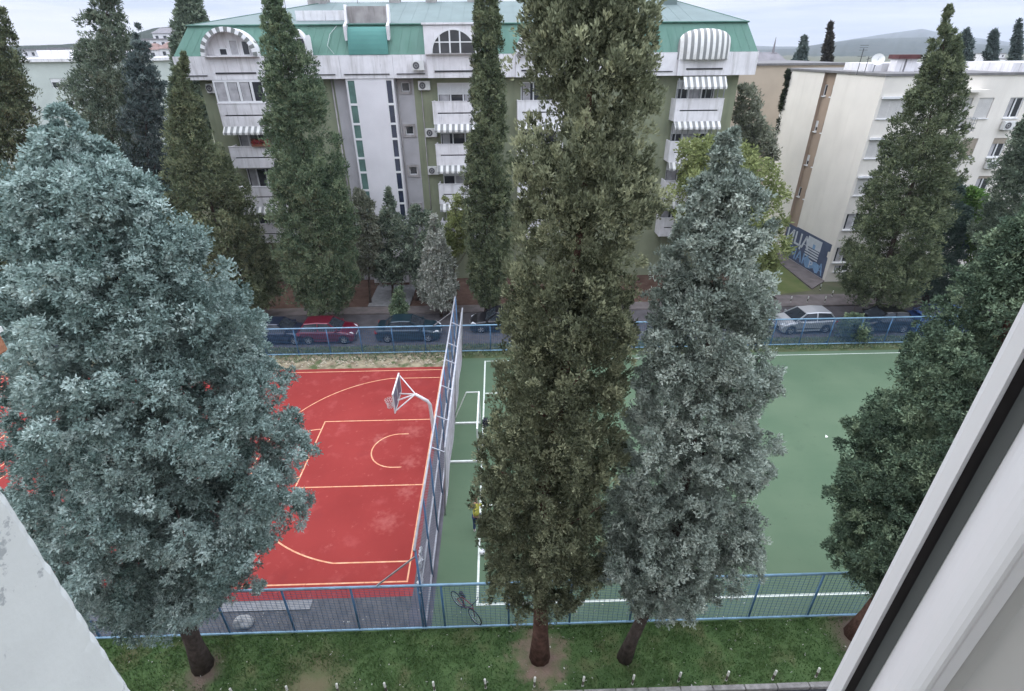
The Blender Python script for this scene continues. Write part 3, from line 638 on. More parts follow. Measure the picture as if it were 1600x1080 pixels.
mb = MB(); mb.box(chx, chx+.6, 30.8, 31.6, RZ+.16, RZ+1.0); mb.box(chx+.75, chx+1.5, 30.8, 31.6, RZ+.16, RZ+1.0); mb.box(chx-1.4, chx+3, 31.9, 35, RZ+.16, RZ+.7); mb.build('chimney', m_whitewall, rf2)
mb = MB(); mb.box(chx-.1, chx+1.6, 30.6, 31.8, RZ+1.0, RZ+1.28); mb.build('chimney_cap', mat('rust_red_cap', (.11, .045, .045), .8), rf2)
mb = MB(); mb.box(40.5, 45.5, 28.6, 33, RZ+.16, RZ+.75); mb.build('roof_hut', m_whitewall, rf2)
ax1_ = AT((1343, 100), 30.2)[0]
mb = MB(); mb.bar((ax1_, 30.2, RZ), (ax1_, 30.2, RZ+1.7), .025)
for z in (1.9, 1.75, 1.6, 1.2): mb.bar((ax1_-.3, 30.2, RZ+z), (ax1_+.3, 30.2, RZ+z), .014)
mb.bar((ax1_+.55, 30.2, RZ), (ax1_+.55, 30.2, RZ+1.2), .025); mb.bar((ax1_+.45, 30.2, RZ+1.0), (ax1_+.9, 30.2, RZ+1.15), .02); mb.build('antenna', m_darkmetal, rf2)
dx_ = AT((1367, 100), 29.9)[0]; chx = AT((1400, 100), 31)[0]
DS = thing('satellite_dish', 'large white satellite dish on the flat roof of the cream block', 'satellite dish', (dx_, 29.9, RZ+.16))
mb = MB(); vs = []; fs = []; n = 20; nd = Vector((-.35, -.8, .5)).normalized(); a_ = nd.orthogonal().normalized(); b_ = nd.cross(a_); cc = Vector((dx_, 29.7, RZ+.95))
for j in range(5):
    r = .42*j/4
    for k in range(n): t = 2*math.pi*k/n; vs.append(cc+(a_*math.cos(t)+b_*math.sin(t))*max(r, .001)+nd*(.13*(r/.42)**2))
for j in range(4):
    for k in range(n): fs.append((j*n+k, j*n+(k+1) % n, (j+1)*n+(k+1) % n, (j+1)*n+k))
mb.add(vs, fs); mb.build('dish', m_acw, DS, smooth=True)
mb = MB(); mb.bar((dx_, 29.9, RZ+.16), (dx_, 29.8, RZ+.9), .04); mb.bar(cc, cc+nd*.5, .015); mb.build('mast', m_metal, DS)
# mural on the gable
m_muralbg = mat('mural_slate_blue', (0.085, 0.105, 0.165), .9, .15, 1.5)
m_mw = mat('mural_white', (0.55, 0.58, 0.62), .9, .08, 3); m_mb = mat('mural_light_blue', (0.22, 0.36, 0.55), .9, .15, 3)
mb = MB(); mb.prism([(.35, .12), (6.9, .12), (6.9, 3.02), (5.45, 3.02), (5.42, 3.1), (.35, 3.1), (.35, 2.5), (.6, 2.42), (.58, 2.0), (.42, 1.9)], fgb, .002, .006); mu = mb.build('mural', m_muralbg, CB)
mb = MB(); lbox(mb, fgb, 1.55, 3.5, 2.02, 2.9, .008, .011); 
for z in (1.82, 1.6, 1.38, 1.16): lbox(mb, fgb, 1.6, 3.55, z, z+.12, .008, .011)
mb.build('mural_building', m_mw, mu)
mb = MB(); lbox(mb, fgb, 2.3, 2.65, 2.02, 2.4, .012, .014); mb.prism([(1.2, 1.0), (1.2, .3), (1.5, .2), (1.9, .5), (2.3, .3), (2.9, .2), (3.3, .5), (3.35, 1.0), (2.9, 1.1), (2.3, .95), (1.7, 1.08)], fgb, .008, .011); mb.build('mural_figure', m_mb, mu)
def lettering(txt, s, z, size, m, parent, ext=1.0, fn=fgb, rot=None):
    cu = bpy.data.curves.new('lettering', 'FONT'); cu.body = txt; cu.size = size; cu.extrude = .003; cu.offset = .02*size
    o = bpy.data.objects.new('lettering', cu); COL.objects.link(o); cu.materials.append(m)
    # reading direction on the gable runs towards the near corner (-EG)
    X = -EG; Z = np.array([0, 0, 1.]); Nn = NG; p = np.array(fn(s, z, .010)); o.matrix_world = Matrix(((X[0]*ext, Z[0], Nn[0], p[0]), (X[1]*ext, Z[1], Nn[1], p[1]), (X[2]*ext, Z[2], Nn[2], p[2]), (0, 0, 0, 1)))
    bpy.context.view_layer.update(); dg = bpy.context.evaluated_depsgraph_get(); me = bpy.data.meshes.new_from_object(o.evaluated_get(dg)); mw = o.matrix_world.copy(); bpy.data.objects.remove(o); o = bpy.data.objects.new('lettering', me); COL.objects.link(o); o.parent = parent; o.matrix_parent_inverse = Matrix.Translation(-origin_of(parent)); o.matrix_basis = mw
    return o
lettering('ИЦА', 6.75, 1.62, 1.5, m_mw, mu, 1.12)
lettering('НЧАК', 6.6, .35, 1.25, m_mb, mu, 1.1)
lettering('А', 1.35, .3, 1.25, m_mb, mu, .9)
lettering('В', 2.6, .32, .9, m_mw, mu, 1.0)
acr = 'air conditioners on the cream block'
for k, z in enumerate(FL[:3]):
    aircon(ff(10.15, z-1.85, 0), ('white air conditioner under the top right window of the cream block', 'white air conditioner under the second storey down right window of the cream block', 'white air conditioner under the third storey down right window of the cream block')[k], acr, ax=tuple(EX[:2]), out=tuple(NF[:2]))
# darker beige block behind the gap
BB = thing('apartment_block', 'darker beige apartment block behind the cream block, windowless side showing', 'apartment building', (33, 50, 0))
mb = MB(); mb.box(26.5, 40, 48, 60, 0, 15.6); mb.build('wall', mat('beige_render', (0.46, 0.385, 0.30), .9, .07, .5, .05, 30, spec=.1), BB)
mb = MB(); mb.box(26.3, 40.2, 47.8, 60.2, 15.6, 15.8); mb.build('roof', MATS['roof_felt'], BB)
# ---------------------------------------------------------------- far houses
m_pale = mat('pale_green_render', (0.50, 0.54, 0.50), .9, .08, .5); m_greyroof = mat('grey_roof', (.20, .19, .20), .9, .15, 1.0)
FBk = thing('apartment_block', 'pale green apartment block behind the dark cypresses at the left', 'apartment building', (-62, 75, 0))
fq = lambda u, z, d: (u, 70-d, z)
mb = MB(); hq = [(u, u+2.2, z-1.2, z) for u in (-63, -57.5, -53.0) for z in (14.2, 11.2, 8.2)]; wall_holes(mb, fq, -72, -44, 0, 16.2, hq, .2)
mb.quad((-44, 70, 0), (-44, 82, 0), (-44, 82, 16.2), (-44, 70, 16.2)); mb.quad((-72, 70, 0), (-72, 70, 16.2), (-72, 82, 16.2), (-72, 82, 0)); mb.quad((-72, 82, 0), (-72, 82, 16.2), (-44, 82, 16.2), (-44, 82, 0)); mb.build('wall', m_pale, FBk)
for h_ in hq: window(FBk, fq, *h_, 2, .15, .09, shutter=.4)
mb = MB(); mb.box(-72.4, -43.6, 69.6, 82.4, 16.2, 16.6); mb.box(-60, -50, 73, 79, 16.6, 17.6); mb.build('roof', m_whitewall, FBk)
def house(name, px, dist, w, hgt, label, roofm, wallm=None, dep=8, pitch=.45, rz=0.0, group=None, flat=False):
    p = AT(px, dist); t = thing(name, label, 'house', (p[0], p[1], p[2]-hgt), group)
    zb = p[2]-hgt-6; x0, x1, y0, y1, zt = p[0]-w/2, p[0]+w/2, dist, dist+dep, p[2]
    f = lambda u, z, d: (u, dist-d, z)
    nw = max(2, int(w/3)); hs = []
    for k in range(nw):
        for zz in np.arange(zt-.9, zb+6, -2.9):
            if zz-1.3 > zb: hs.append((x0+(k+.3)*w/nw, x0+(k+.7)*w/nw, zz-1.3, zz))
    mb = MB(); wall_holes(mb, f, x0, x1, zb, zt, hs, .25)
    mb.quad((x0, y0, zb), (x0, y0, zt), (x0, y1, zt), (x0, y1, zb)); mb.quad((x1, y0, zb), (x1, y1, zb), (x1, y1, zt), (x1, y0, zt)); mb.quad((x0, y1, zb), (x0, y1, zt), (x1, y1, zt), (x1, y1, zb)); mb.build('wall', wallm or m_whitewall, t)
    q = MB(); 
    for h_ in hs: q.quad(f(h_[0], h_[2], -.2), f(h_[1], h_[2], -.2), f(h_[1], h_[3], -.2), f(h_[0], h_[3], -.2))
    if hs: q.build('window', m_glass, t)
    mb = MB(); o = .5
    if flat: mb.box(x0-o, x1+o, y0-o, y1+o, zt, zt+.35)
    else:
        rzh = dep*pitch/1.0*.5+.3; ym = (y0+y1)/2
        mb.add([(x0-o, y0-o, zt), (x1+o, y0-o, zt), (x1+o, y1+o, zt), (x0-o, y1+o, zt), (x0+w*.15, ym, zt+rzh), (x1-w*.15, ym, zt+rzh)], [(0, 1, 5, 4), (1, 2, 5), (2, 3, 4, 5), (3, 0, 4), (3, 2, 1, 0)])
    mb.build('roof', roofm, t); return t
hg = 'houses on the far hillside'
m_tile = mat('faded_tile_roof', (.23, .15, .13), .9, .2, .5)
house('house', (262, 52), 250, 13, 5, 'grey roofed white house highest on the far hillside', m_greyroof, group=hg)
house('house', (240, 62), 235, 10, 5, 'white hillside house with flat roof below the grey roofed one', m_greyroof, group=hg, flat=True)
house('house', (268, 76), 210, 9, 5, 'small white hillside house close above the green roof edge', m_tile, group=hg)
house('house', (228, 78), 215, 8, 4, 'small brown roofed house on the hillside behind the dark cypress top', m_tile, group=hg)
house('house', (105, 76), 260, 16, 4, 'long flat white house on the skyline between the left cypresses', m_greyroof, group=hg, flat=True)
house('house', (55, 78), 250, 12, 4, 'small white house on the skyline beside the far left cypress', m_greyroof, group=hg, flat=True)
T = house('house', (1205, 104), 85, 6.0, 4, 'small white gabled house with a grey roof behind the beige block', m_greyroof, dep=7, pitch=.5)
p = AT((1205, 96), 88.5); q = MB(); q.box(p[0]-.5, p[0]+.5, 88, 89, p[2]-.2, p[2]+1.2); q.tube([(p[0], 88.5, p[2]+1.2), (p[0], 88.5, p[2]+3.6)], [.25, .03], 6); q.build('chimney', m_greyroof, T)
house('tower_block', (1555, 84), 420, 16, 22, 'distant white apartment tower between the cypress tops behind the cream block', m_greyroof, group=None, flat=True)
house('tower_block', (1580, 92), 400, 9, 16, 'distant low white apartment tower beside the rightmost cypress top', m_greyroof, group=None, flat=True)
# ================================================================== FENCES
m_blue = mat('blue_painted_steel', (0.075, 0.17, 0.30), .5, .18, 4, spec=.4)
m_bluel = mat('pale_blue_rail', (0.20, 0.34, 0.46), .5, .18, 3, spec=.4)
m_bluewire = mat('blue_wire', (0.042, 0.095, 0.175), .6, .15, 3, spec=.3)
m_palem = mat('pale_grey_tube', (.42, .43, .47), .5, .15, 4, spec=.4)
m_divwire = mat('grey_blue_wire', (0.165, 0.17, 0.205), .6, .15, 3)
m_greywire = mat('grey_netting', (0.42, 0.41, 0.43), .8, .2, 3)
def mesh_panel(fn, u0, u1, z0, z1, pu, pz, r, m, parent):
    mb = MB(); n = max(1, int(round((u1-u0)/pu))); k = max(1, int(round((z1-z0)/pz)))
    for i in range(n):
        u = u0+(i+.5)*(u1-u0)/n; lbox(mb, fn, u-r, u+r, z0, z1, -r, r)
    for j in range(k):
        z = z0+(j+.5)*(z1-z0)/k; lbox(mb, fn, u0, u1, z-r*1.25, z+r*1.25, r, r*3)
    return mb.build('mesh_panel', m, parent)
def fence(label, y, xs, h, pu, pz, r, skip=()):
    t = thing('fence', label, 'fence', ((xs[0]+xs[-1])/2, y, 0)); fn = lambda u, z, d: (u, y-d, z)
    for x in xs:
        mb = MB(); mb.tube([(x, y+.04, 0), (x, y+.04, h-.03)], .038, 8); mb.build('post', m_blue, t, smooth=True)
    mb = MB(); mb.tube([(xs[0]-.05, y, h), (xs[-1]+.05, y, h)], .042, 8); mb.build('top_rail', m_bluel, t, smooth=True)
    mb = MB(); mb.tube([(xs[0]-.05, y, .14), (xs[-1]+.05, y, .14)], .036, 8); mb.build('bottom_rail', m_bluel, t, smooth=True)
    for a, c in zip(xs[:-1], xs[1:]):
        mesh_panel(fn, a+.04, c-.04, .18, h-.04, pu, pz, r, m_bluewire, t)
    return t
fence('long blue mesh fence along the front lawn with a pale blue top rail', -1.93, [-27.5+2.18*i for i in range(12)]+[-1.32, .84, 1.58, 3.76, 5.84, 7.92, 10.0, 12.06, 14.12, 16.2, 18.3, 20.4, 22.5], 2.35, .16, .085, .0038)
fence('long pale blue mesh fence between the courts and the parked cars', 17.05, [-28.0+2.06*i for i in range(14)]+[.9, 3.0, 5.1, 7.2, 9.3, 11.4, 13.5, 15.6, 17.7, 19.7, 21.5, 23.4, 25.3, 27.2, 29.1, 31.0, 32.9, 34.8], 2.0, .12, .10, .0062)
# tall fence between red court and green pitch
DF = thing('divider_fence', 'tall blue steel divider fence between the red court and the green pitch', 'fence', (.9, 7.5, 0))
fd = lambda u, z, d: (.9-d, u, z)
ys = [-1.9+2.1*i for i in range(10)]
for yv in ys:
    mb = MB(); mb.tube([(.93, yv, 0), (.93, yv, 3.98)], .035, 8); mb.build('post', m_blue, DF, smooth=True)
for zz, nm in ((4.0, 'top_rail'), (2.0, 'middle_rail'), (.1, 'bottom_rail')):
    mb = MB(); mb.tube([(.9, -1.95, zz), (.9, 17.05, zz)], .04, 8); mb.build(nm, m_palem, DF, smooth=True)
for a, c in zip(ys[:-1], ys[1:]):
    for z0, z1 in ((.15, 1.96), (2.04, 3.95)): mesh_panel(fd, a+.04, c-.04, z0, z1, 0.14, .14, .0032, m_divwire, DF)
for (p0, p1) in (((.9, -1.92, 3.7), (-.45, -1.92, 2.38)), ((.9, 17.0, 3.2), (-.6, 17.0, 2.02))):
    mb = MB(); mb.bar(p0, p1, .03); mb.build('brace', m_metal, DF)
# leaning second frame with old netting beside it
NT = thing('net_frame', 'old grey netting hung on a frame beside the divider fence behind the small goal', 'net', (1.3, 9, 0))
fnr = lambda u, z, d: (1.15+d+.22*(z/3.7)+.03*math.sin(u*1.7+z), u, z)
mb = MB(); mb.tube([(1.4, 3.2, 3.7), (1.4, 16.0, 3.7)], .045, 8); mb.build('top_rail', m_palem, NT, smooth=True)
for yv in (2.9, 4.9, 7.2, 9.5, 11.2, 13.6): mb = MB(); mb.bar((.9, yv, 3.98), (1.4, yv, 3.72), .03); mb.build('cross_bar', m_palem, NT)
for yv in (3.2, 9.5, 16.0): mb = MB(); mb.tube([(1.15, yv, 0), (1.4, yv, 3.7)], .03, 6); mb.build('post', m_metal, NT, smooth=True)
for y0, y1 in ((3.2, 9.5), (9.5, 16.0)):
    mb = MB(); n = int((y1-y0)/.11)
    for i in range(n):
        u = y0+(y1-y0)*(i+.5)/n
        for z0, z1 in ((.05, 1.2), (1.2, 2.4), (2.4, 3.68)): mb.bar(fnr(u, z0, 0), fnr(u, z1, 0), .007)
    for j in range(30):
        z = .1+j*.122
        for k in range(8): mb.bar(fnr(y0+(y1-y0)*k/8, z, 0), fnr(y0+(y1-y0)*(k+1)/8, z, 0), .007)
    mb.build('netting', m_greywire, NT)
# white cloths caught on the fence
m_cloth = mat('white_plastic', (.62, .63, .66), .6, .1, 8)
def rag(c, label, w, h_):
    t = thing('plastic_bag', label, 'plastic bag', c, 'plastic bags caught on the divider fence'); rg = np.random.RandomState(int(c[2]*100)); mb = MB(); n = 7
    vs = [(c[0]+.07*rg.randn()*.7-.05, c[1]+w*(i/(n-1)-.5)*(1-.5*j/(n-1)), c[2]-h_*j/(n-1)+.05*rg.randn()) for j in range(n) for i in range(n)]
    fs = [(j*n+i, j*n+i+1, (j+1)*n+i+1, (j+1)*n+i) for j in range(n-1) for i in range(n-1)]; mb.add(vs, fs); o = mb.build('bag_sheet', m_cloth, t, smooth=True)
    md = o.modifiers.new('thick', 'SOLIDIFY'); md.thickness = .02; return t
rag((.84, -.9, 2.55), 'white plastic bag tangled in the divider fence, the upper of two', .8, .55); rag((.84, -1.3, 1.9), 'white plastic bag tangled in the divider fence, the lower of two', .5, .8)

# ================================================================== SPORT
m_wsteel = mat('white_painted_steel', (.66, .63, .62), .5, .12, 5, spec=.4)
HP = thing('basketball_hoop', 'white basketball hoop on a cranked pole at the edge of the red court', 'basketball hoop', (.35, 7.45, 0))
mb = MB(); mb.tube([(.35, 7.45, 0), (.33, 7.45, 1.6), (.28, 7.45, 2.75), (.18, 7.45, 2.95), (-.35, 7.45, 3.35)], [.10, .095, .085, .08, .07], 10); mb.build('pole', m_wsteel, HP, smooth=True)
mb = MB(); mb.bar((-.35, 7.45, 3.35), (-1.15, 7.2, 3.2), .035); mb.bar((-.35, 7.45, 3.35), (-1.15, 7.75, 3.2), .035); mb.bar((-.35, 7.45, 3.37), (-1.15, 8.3, 3.85), .03); mb.bar((-.35, 7.45, 3.35), (-1.15, 6.7, 3.0), .03); mb.build('brace', m_wsteel, HP)
fbk = lambda u, z, d: (-1.2-d, u, z)
mb = MB(); lbox(mb, fbk, 6.66, 8.34, 2.96, 3.89, -.012, .012); bd = mb.build('backboard', mat('smoky_board', (.12, .12, .17), .35, .2, 4), HP)
mb = MB()
for r in ((6.6, 8.4, 2.9, 2.96), (6.6, 8.4, 3.89, 3.95), (6.6, 6.66, 2.96, 3.89), (8.34, 8.4, 2.96, 3.89)): lbox(mb, fbk, *r, -.03, .03)
lbox(mb, fbk, 7.47, 7.53, 2.96, 3.89, -.03, -.014); mb.build('board_frame', m_wsteel, bd)
mb = MB(); n = 20; mb.tube([(-1.6+.225*math.cos(2*math.pi*k/n), 7.5+.225*math.sin(2*math.pi*k/n), 3.05) for k in range(n+1)], .014, 6); mb.bar((-1.22, 7.45, 3.05), (-1.38, 7.45, 3.05), .02); mb.bar((-1.22, 7.55, 3.05), (-1.38, 7.55, 3.05), .02); rim = mb.build('rim', mat('rim_red', (.45, .16, .12), .5), HP)
mb = MB()
for k in range(12):
    for s in (1, -1):
        pts = [(-1.6+r*math.cos(2*math.pi*(k+s*j*.5)/12), 7.5+r*math.sin(2*math.pi*(k+s*j*.5)/12), 3.05-.11*j) for j, r in enumerate((.22, .19, .15, .13, .13))]; mb.tube(pts, .010, 4)
mb.build('net', m_pvc, rim)
GL = thing('football_goal', 'small white football goal at the near left end of the green pitch', 'goal', (2.5, 8, 0))
m_gw = mat('white_goal_paint', (.70, .72, .68), .5, .12, 5)
for yv in (6.5, 9.5):
    mb = MB(); mb.box(2.46, 2.54, yv-.04, yv+.04, 0, 1.96); mb.build('post', m_gw, GL, bevel=.01)
mb = MB(); mb.box(2.46, 2.54, 6.46, 9.54, 1.961, 2.04); mb.build('crossbar', m_gw, GL, bevel=.01)
mb = MB(); mb.bar((2.46, 9.5, 2.0), (1.85, 9.5, 2.0), .032); mb.bar((1.85, 9.5, 2.0), (1.05, 9.5, .05), .032); mb.build('side_frame', m_gw, GL)
for yv in (6.5, 9.5): mb = MB(); mb.box(1.05, 2.46, yv-.045, yv+.045, .005, .09); mb.build('ground_bar', m_gw, GL)
mb = MB(); mb.box(1.0, 1.05, 6.45, 9.55, .006, .07); mb.build('back_bar', m_gw, GL)
BL = thing('football', 'white football on the goal line beside the big dark cypress', 'ball', (2.78, 1.15, .115))
bm = bmesh.new(); bmesh.ops.create_icosphere(bm, subdivisions=3, radius=.115); me = bpy.data.meshes.new('leather_skin'); bm.to_mesh(me); bm.free()
link('leather_skin', me, m_pvc, BL, True)
for k, (a, e) in enumerate(((0, .9), (1.3, .3), (2.6, .5), (3.9, .2), (5.2, .4), (.6, -.2), (2, 1.4))):
    d = Vector((math.cos(a)*math.cos(e), math.sin(a)*math.cos(e), math.sin(e))); o1 = d.orthogonal().normalized(); o2 = d.cross(o1)
    mb = MB(); mb.add([tuple(Vector((2.78, 1.15, .115))+d*.1155+(o1*math.cos(t)+o2*math.sin(t))*.03) for t in [6.2832*q/5 for q in range(5)]], [(0, 1, 2, 3, 4)]); mb.build('panel', m_black_shade, BL)
# backpack by the goal post
BP = thing('backpack', 'dark backpack lying by the far post of the small goal', 'backpack', (2.78, 9.35, 0))
m_bp = mat('dark_nylon', (.018, .019, .028), .7, .2, 20)
mb = MB(); mb.box(2.62, 2.95, 9.2, 9.6, .012, .34); mb.build('bag_body', m_bp, BP, bevel=.09); mb = MB(); mb.box(2.66, 2.9, 9.1, 9.198, .03, .22); mb.build('front_pocket', m_bp, BP, bevel=.04)
mb = MB(); mb.tube([(2.7, 9.62, .3), (2.68, 9.72, .2), (2.7, 9.63, .06)], .02, 5); mb.tube([(2.86, 9.62, .3), (2.88, 9.72, .2), (2.86, 9.63, .06)], .02, 5); mb.tube([(2.75, 9.5, .34), (2.78, 9.5, .42), (2.82, 9.5, .34)], .012, 5); mb.build('strap', m_bp, BP)
# stone
RK = thing('boulder', 'pale grey stone just inside the front fence beside the blue cypress', 'stone', (-5.45, -1.5, 0))
bm = bmesh.new(); bmesh.ops.create_icosphere(bm, subdivisions=3, radius=.3); rg = np.random.RandomState(4); dirs = rg.randn(9, 3)
for v in bm.verts:
    k = 1+.16*sum(math.sin(2.2*v.co.normalized().dot(Vector(d))) for d in dirs)/3; v.co = Vector((v.co.x*k*1.15, v.co.y*k*.8, max(-.1, v.co.z*k*.75)+.1))
me = bpy.data.meshes.new('stone_mass'); bm.to_mesh(me); bm.free(); link('stone_mass', me, mat('pale_stone', (.34, .34, .33), .95, .2, 8, .5, 30), RK, False)

# ---- low posts along the kerb and by the back pavement
m_pw = mat('post_white', (.68, .68, .62), .7, .1, 8); m_pd = mat('post_dark', (.10, .085, .07), .8, .2, 8)
def lowpost(p, label, group, dz=0.0, lean=0.0):
    t = thing('marker_post', label, 'post', (p[0], p[1], dz), group); x, y = p[0], p[1]
    f = lambda h_: (x+lean*h_, y, dz+h_)
    mb = MB(); mb.tube([f(-.05), f(.32)], .03, 8); mb.build('stem', m_pd, t)
    mb = MB(); mb.tube([f(.321), f(.52), f(.54)], [.036, .036, .015], 8); mb.build('white_cap', m_pw, t)
    mb = MB(); mb.tube([f(.03), f(.10)], .036, 8); mb.build('white_band', m_pw, t)
xs_p = [-4.7, -3.06, -1.55, -.05, 1.42, 3.0, 4.5, 6.0, 7.55, 9.0, 10.5, 11.95, 13.35]
nms = ['below the blue cypress trunk', 'two posts right of the blue cypress trunk', 'on the worn patch of lawn, left one', 'on the worn patch of lawn, right one', 'below the end of the divider fence', 'below the bicycle', 'below the bare soil of the reddish trunk', 'just right of the bare soil ring', 'below the thin dark trunk', 'just right of the thin dark trunk', 'below the open fence stretch', 'second to last at the right end', 'last at the right end of the kerb']
for x, n_ in zip(xs_p, nms): lowpost((x, -3.93+.02*math.sin(x*3)), 'short white capped kerb post '+n_, 'short posts along the front kerb', .03, random.uniform(-.06, .06))
bbp = [(26.0, 23.55, 'leftmost of three in the row above the silver car'), (27.27, 23.5, 'middle of three in the row above the silver car'), (28.6, 23.45, 'right one of three in the row above the silver car'), (29.75, 24.5, 'alone nearest the right cypress'), (29.5, 25.8, 'nearest the corner of the mural wall'), (35.3, 23.5, 'right of the right cypress')]
for x, y, n_ in bbp: lowpost((x, y), 'short white street post, '+n_, 'short posts by the back pavement', .12)

# ================================================================== CARS
m_tyre = mat('tyre_rubber', (.018, .018, .019), .85, .2, 10); m_rim = mat('alloy_rim', (.42, .43, .45), .35, .1, 8, spec=.5, metal=.6)
m_cglass = mat('car_glass', (.028, .034, .042), .06, .2, 2, spec=.7); m_lamp = mat('lamp_glass', (.62, .64, .66), .15, .1, 12, spec=.7); m_tail = mat('tail_lamp_red', (.32, .02, .02), .25, .1, 12, spec=.6)
m_trim = mat('black_trim', (.02, .02, .022), .6, .2, 6); m_plate = mat('plate_white', (.65, .66, .66), .5)
def paint(name, c, metal=.25): 
    m = mat(name, c, .28, .08, .8, spec=.6, metal=metal); m.node_tree.nodes['Principled BSDF'].inputs['Coat Weight'].default_value = .6; m.node_tree.nodes['Principled BSDF'].inputs['Coat Roughness'].default_value = .06; return m
def car(label, loc, rz, pm, L=4.0, Wd=1.72, H=1.45, style='hatch', group='cars parked along the back street'):
    t = thing('parked_car', label, 'car', loc, group, rz); wb = L*.315; wr = .315; ar = .37; ax_ = [-wb, wb]
    hb = .94; fr = L/2; rr = -L/2
    if style == 'hatch': top = [(rr+.03, .45), (rr, .62), (rr+.04, .90), (rr+.16, .97), (L*.20, .95), (fr-.45, .84), (fr-.1, .70), (fr, .55), (fr-.03, .32)]
    else: top = [(rr+.03, .42), (rr, .60), (rr+.05, .93), (rr+.6, .97), (L*.20, .95), (fr-.5, .83), (fr-.1, .68), (fr, .52), (fr-.03, .30)]
    bot = []
    for cx in (wb, -wb):
        bot += [(cx+ar+.02, .2)]+[(cx+ar*math.cos(a), .30+ar*math.sin(a)) for a in np.linspace(0, math.pi, 11)]+[(cx-ar-.02, .2)]
    poly = top+[(fr-.1, .22)]+bot+[(rr+.12, .22)]
    mb = MB(); n = len(poly); ys_ = [-Wd/2+.0, -Wd/2+.06, Wd/2-.06, Wd/2]; ins = [.06, 0, 0, .06]
    for yv, i_ in zip(ys_, ins):
        mb.v += [(x*(1-i_*.35), yv if i_ == 0 else yv*1.0, z-(.045 if (i_ and z > .8) else 0)) for x, z in poly]
    for r in range(3): mb.f += [(r*n+i, r*n+(i+1) % n, (r+1)*n+(i+1) % n, (r+1)*n+i) for i in range(n)]
    mb.f += [tuple(range(n))[::-1], tuple(3*n+i for i in range(n))]; mb.mi = [0]*len(mb.f)
    body = mb.build('body', pm, t, bevel=.025, local=True)
    if style == 'hatch': c0, c1, c2, c3 = (rr+.10, .95), (rr+.50, H-.04), (L*.06, H-.01), (L*.255, .93)
    else: c0, c1, c2, c3 = (rr+.55, .95), (rr+1.15, H-.03), (L*.04, H-.01), (L*.235, .93)
    wl, wt = Wd*.46, Wd*.345; mid = ((c1[0]+c2[0])/2, H+.025)
    st = [c0, c1, mid, c2, c3]
    def sect(w0, w1, sc=1.0, dz=0.0):
        return [(x, sg*(w0 if i in (0, 4) else w1), z+dz) for sg in (-1, 1) for i, (x, z) in enumerate(st)]
    v = sect(wl, wt); mb = MB(); mb.add(v, [(0, 1, 6, 5), (1, 2, 7, 6), (2, 3, 8, 7), (3, 4, 9, 8), (4, 3, 2, 1, 0), (5, 6, 7, 8, 9)]); mb.build('windows', m_cglass, t, local=True)
    mb = MB(); R_ = [(c1[0]-.04, c1[1]), (mid[0], mid[1]), (c2[0]+.06, c2[1])]
    for (xa, za), (xb, zb) in zip(R_[:-1], R_[1:]):
        mb.add([(xa, -wt-.015, za-.01), (xb, -wt-.015, zb-.01), (xb, wt+.015, zb-.01), (xa, wt+.015, za-.01), (xa, -wt+.03, za+.035), (xb, -wt+.03, zb+.035), (xb, wt-.03, zb+.035), (xa, wt-.03, za+.035)], [(4, 5, 6, 7), (0, 1, 5, 4), (2, 3, 7, 6), (1, 2, 6, 5), (3, 0, 4, 7)])
    mb.build('roof', pm, t, smooth=False, local=True)
    for sg in (-1, 1):
        for a, c in ((c0, c1), (c2, c3)): mb = MB(); mb.bar((a[0], sg*(wl if a in (c0,) else wt), a[1]), (c[0], sg*(wt if c in (c1,) else wl), c[1]), .05); mb.build('pillar', pm, t, local=True)
        bx = (c0[0]+c3[0])/2-.05; mb = MB(); mb.bar((bx, sg*(wl+.005), .95), (bx-.03, sg*(wt+.01), H), .045); mb.build('pillar', pm, t, local=True)
    for cx in ax_:
        for sg in (-1, 1):
            pr = [(.20, -.02), (wr-.03, 0), (wr, .03), (wr, .17), (wr-.03, .20), (.2, .2)]
            mb = MB(); nn_ = 20; vs = []; fs = []
            for r, d in pr:
                for k in range(nn_): a = 2*math.pi*k/nn_; vs.append((cx+r*math.cos(a), sg*(Wd/2-.01-d), wr+r*math.sin(a)))
            for j in range(len(pr)-1):
                for k in range(nn_): fs.append((j*nn_+k, j*nn_+(k+1) % nn_, (j+1)*nn_+(k+1) % nn_, (j+1)*nn_+k))
            w = MB().add(vs, fs).build('wheel', m_tyre, t, local=True, smooth=True)
            mb = MB(); y_ = sg*(Wd/2+.0); nn_ = 20
            for k in range(5):
                a = 2*math.pi*k/5; d_ = Vector((math.cos(a), 0, math.sin(a))); e_ = Vector((-d_.z, 0, d_.x)); c_ = Vector((cx, y_-sg*.02, wr))
                mb.add([tuple(c_+d_*.03+e_*.045), tuple(c_+d_*.03-e_*.045), tuple(c_+d_*.19-e_*.03), tuple(c_+d_*.19+e_*.03)], [(0, 1, 2, 3)])
            mb.tube([(cx+.195*math.cos(2*math.pi*k/nn_), y_-sg*.02, wr+.195*math.sin(2*math.pi*k/nn_)) for k in range(nn_+1)], .02, 4)
            mb.add([(cx+.06*math.cos(2*math.pi*k/10), y_-sg*.015, wr+.06*math.sin(2*math.pi*k/10)) for k in range(10)], [tuple(range(10))]); mb.build('rim', m_rim, w, local=True)
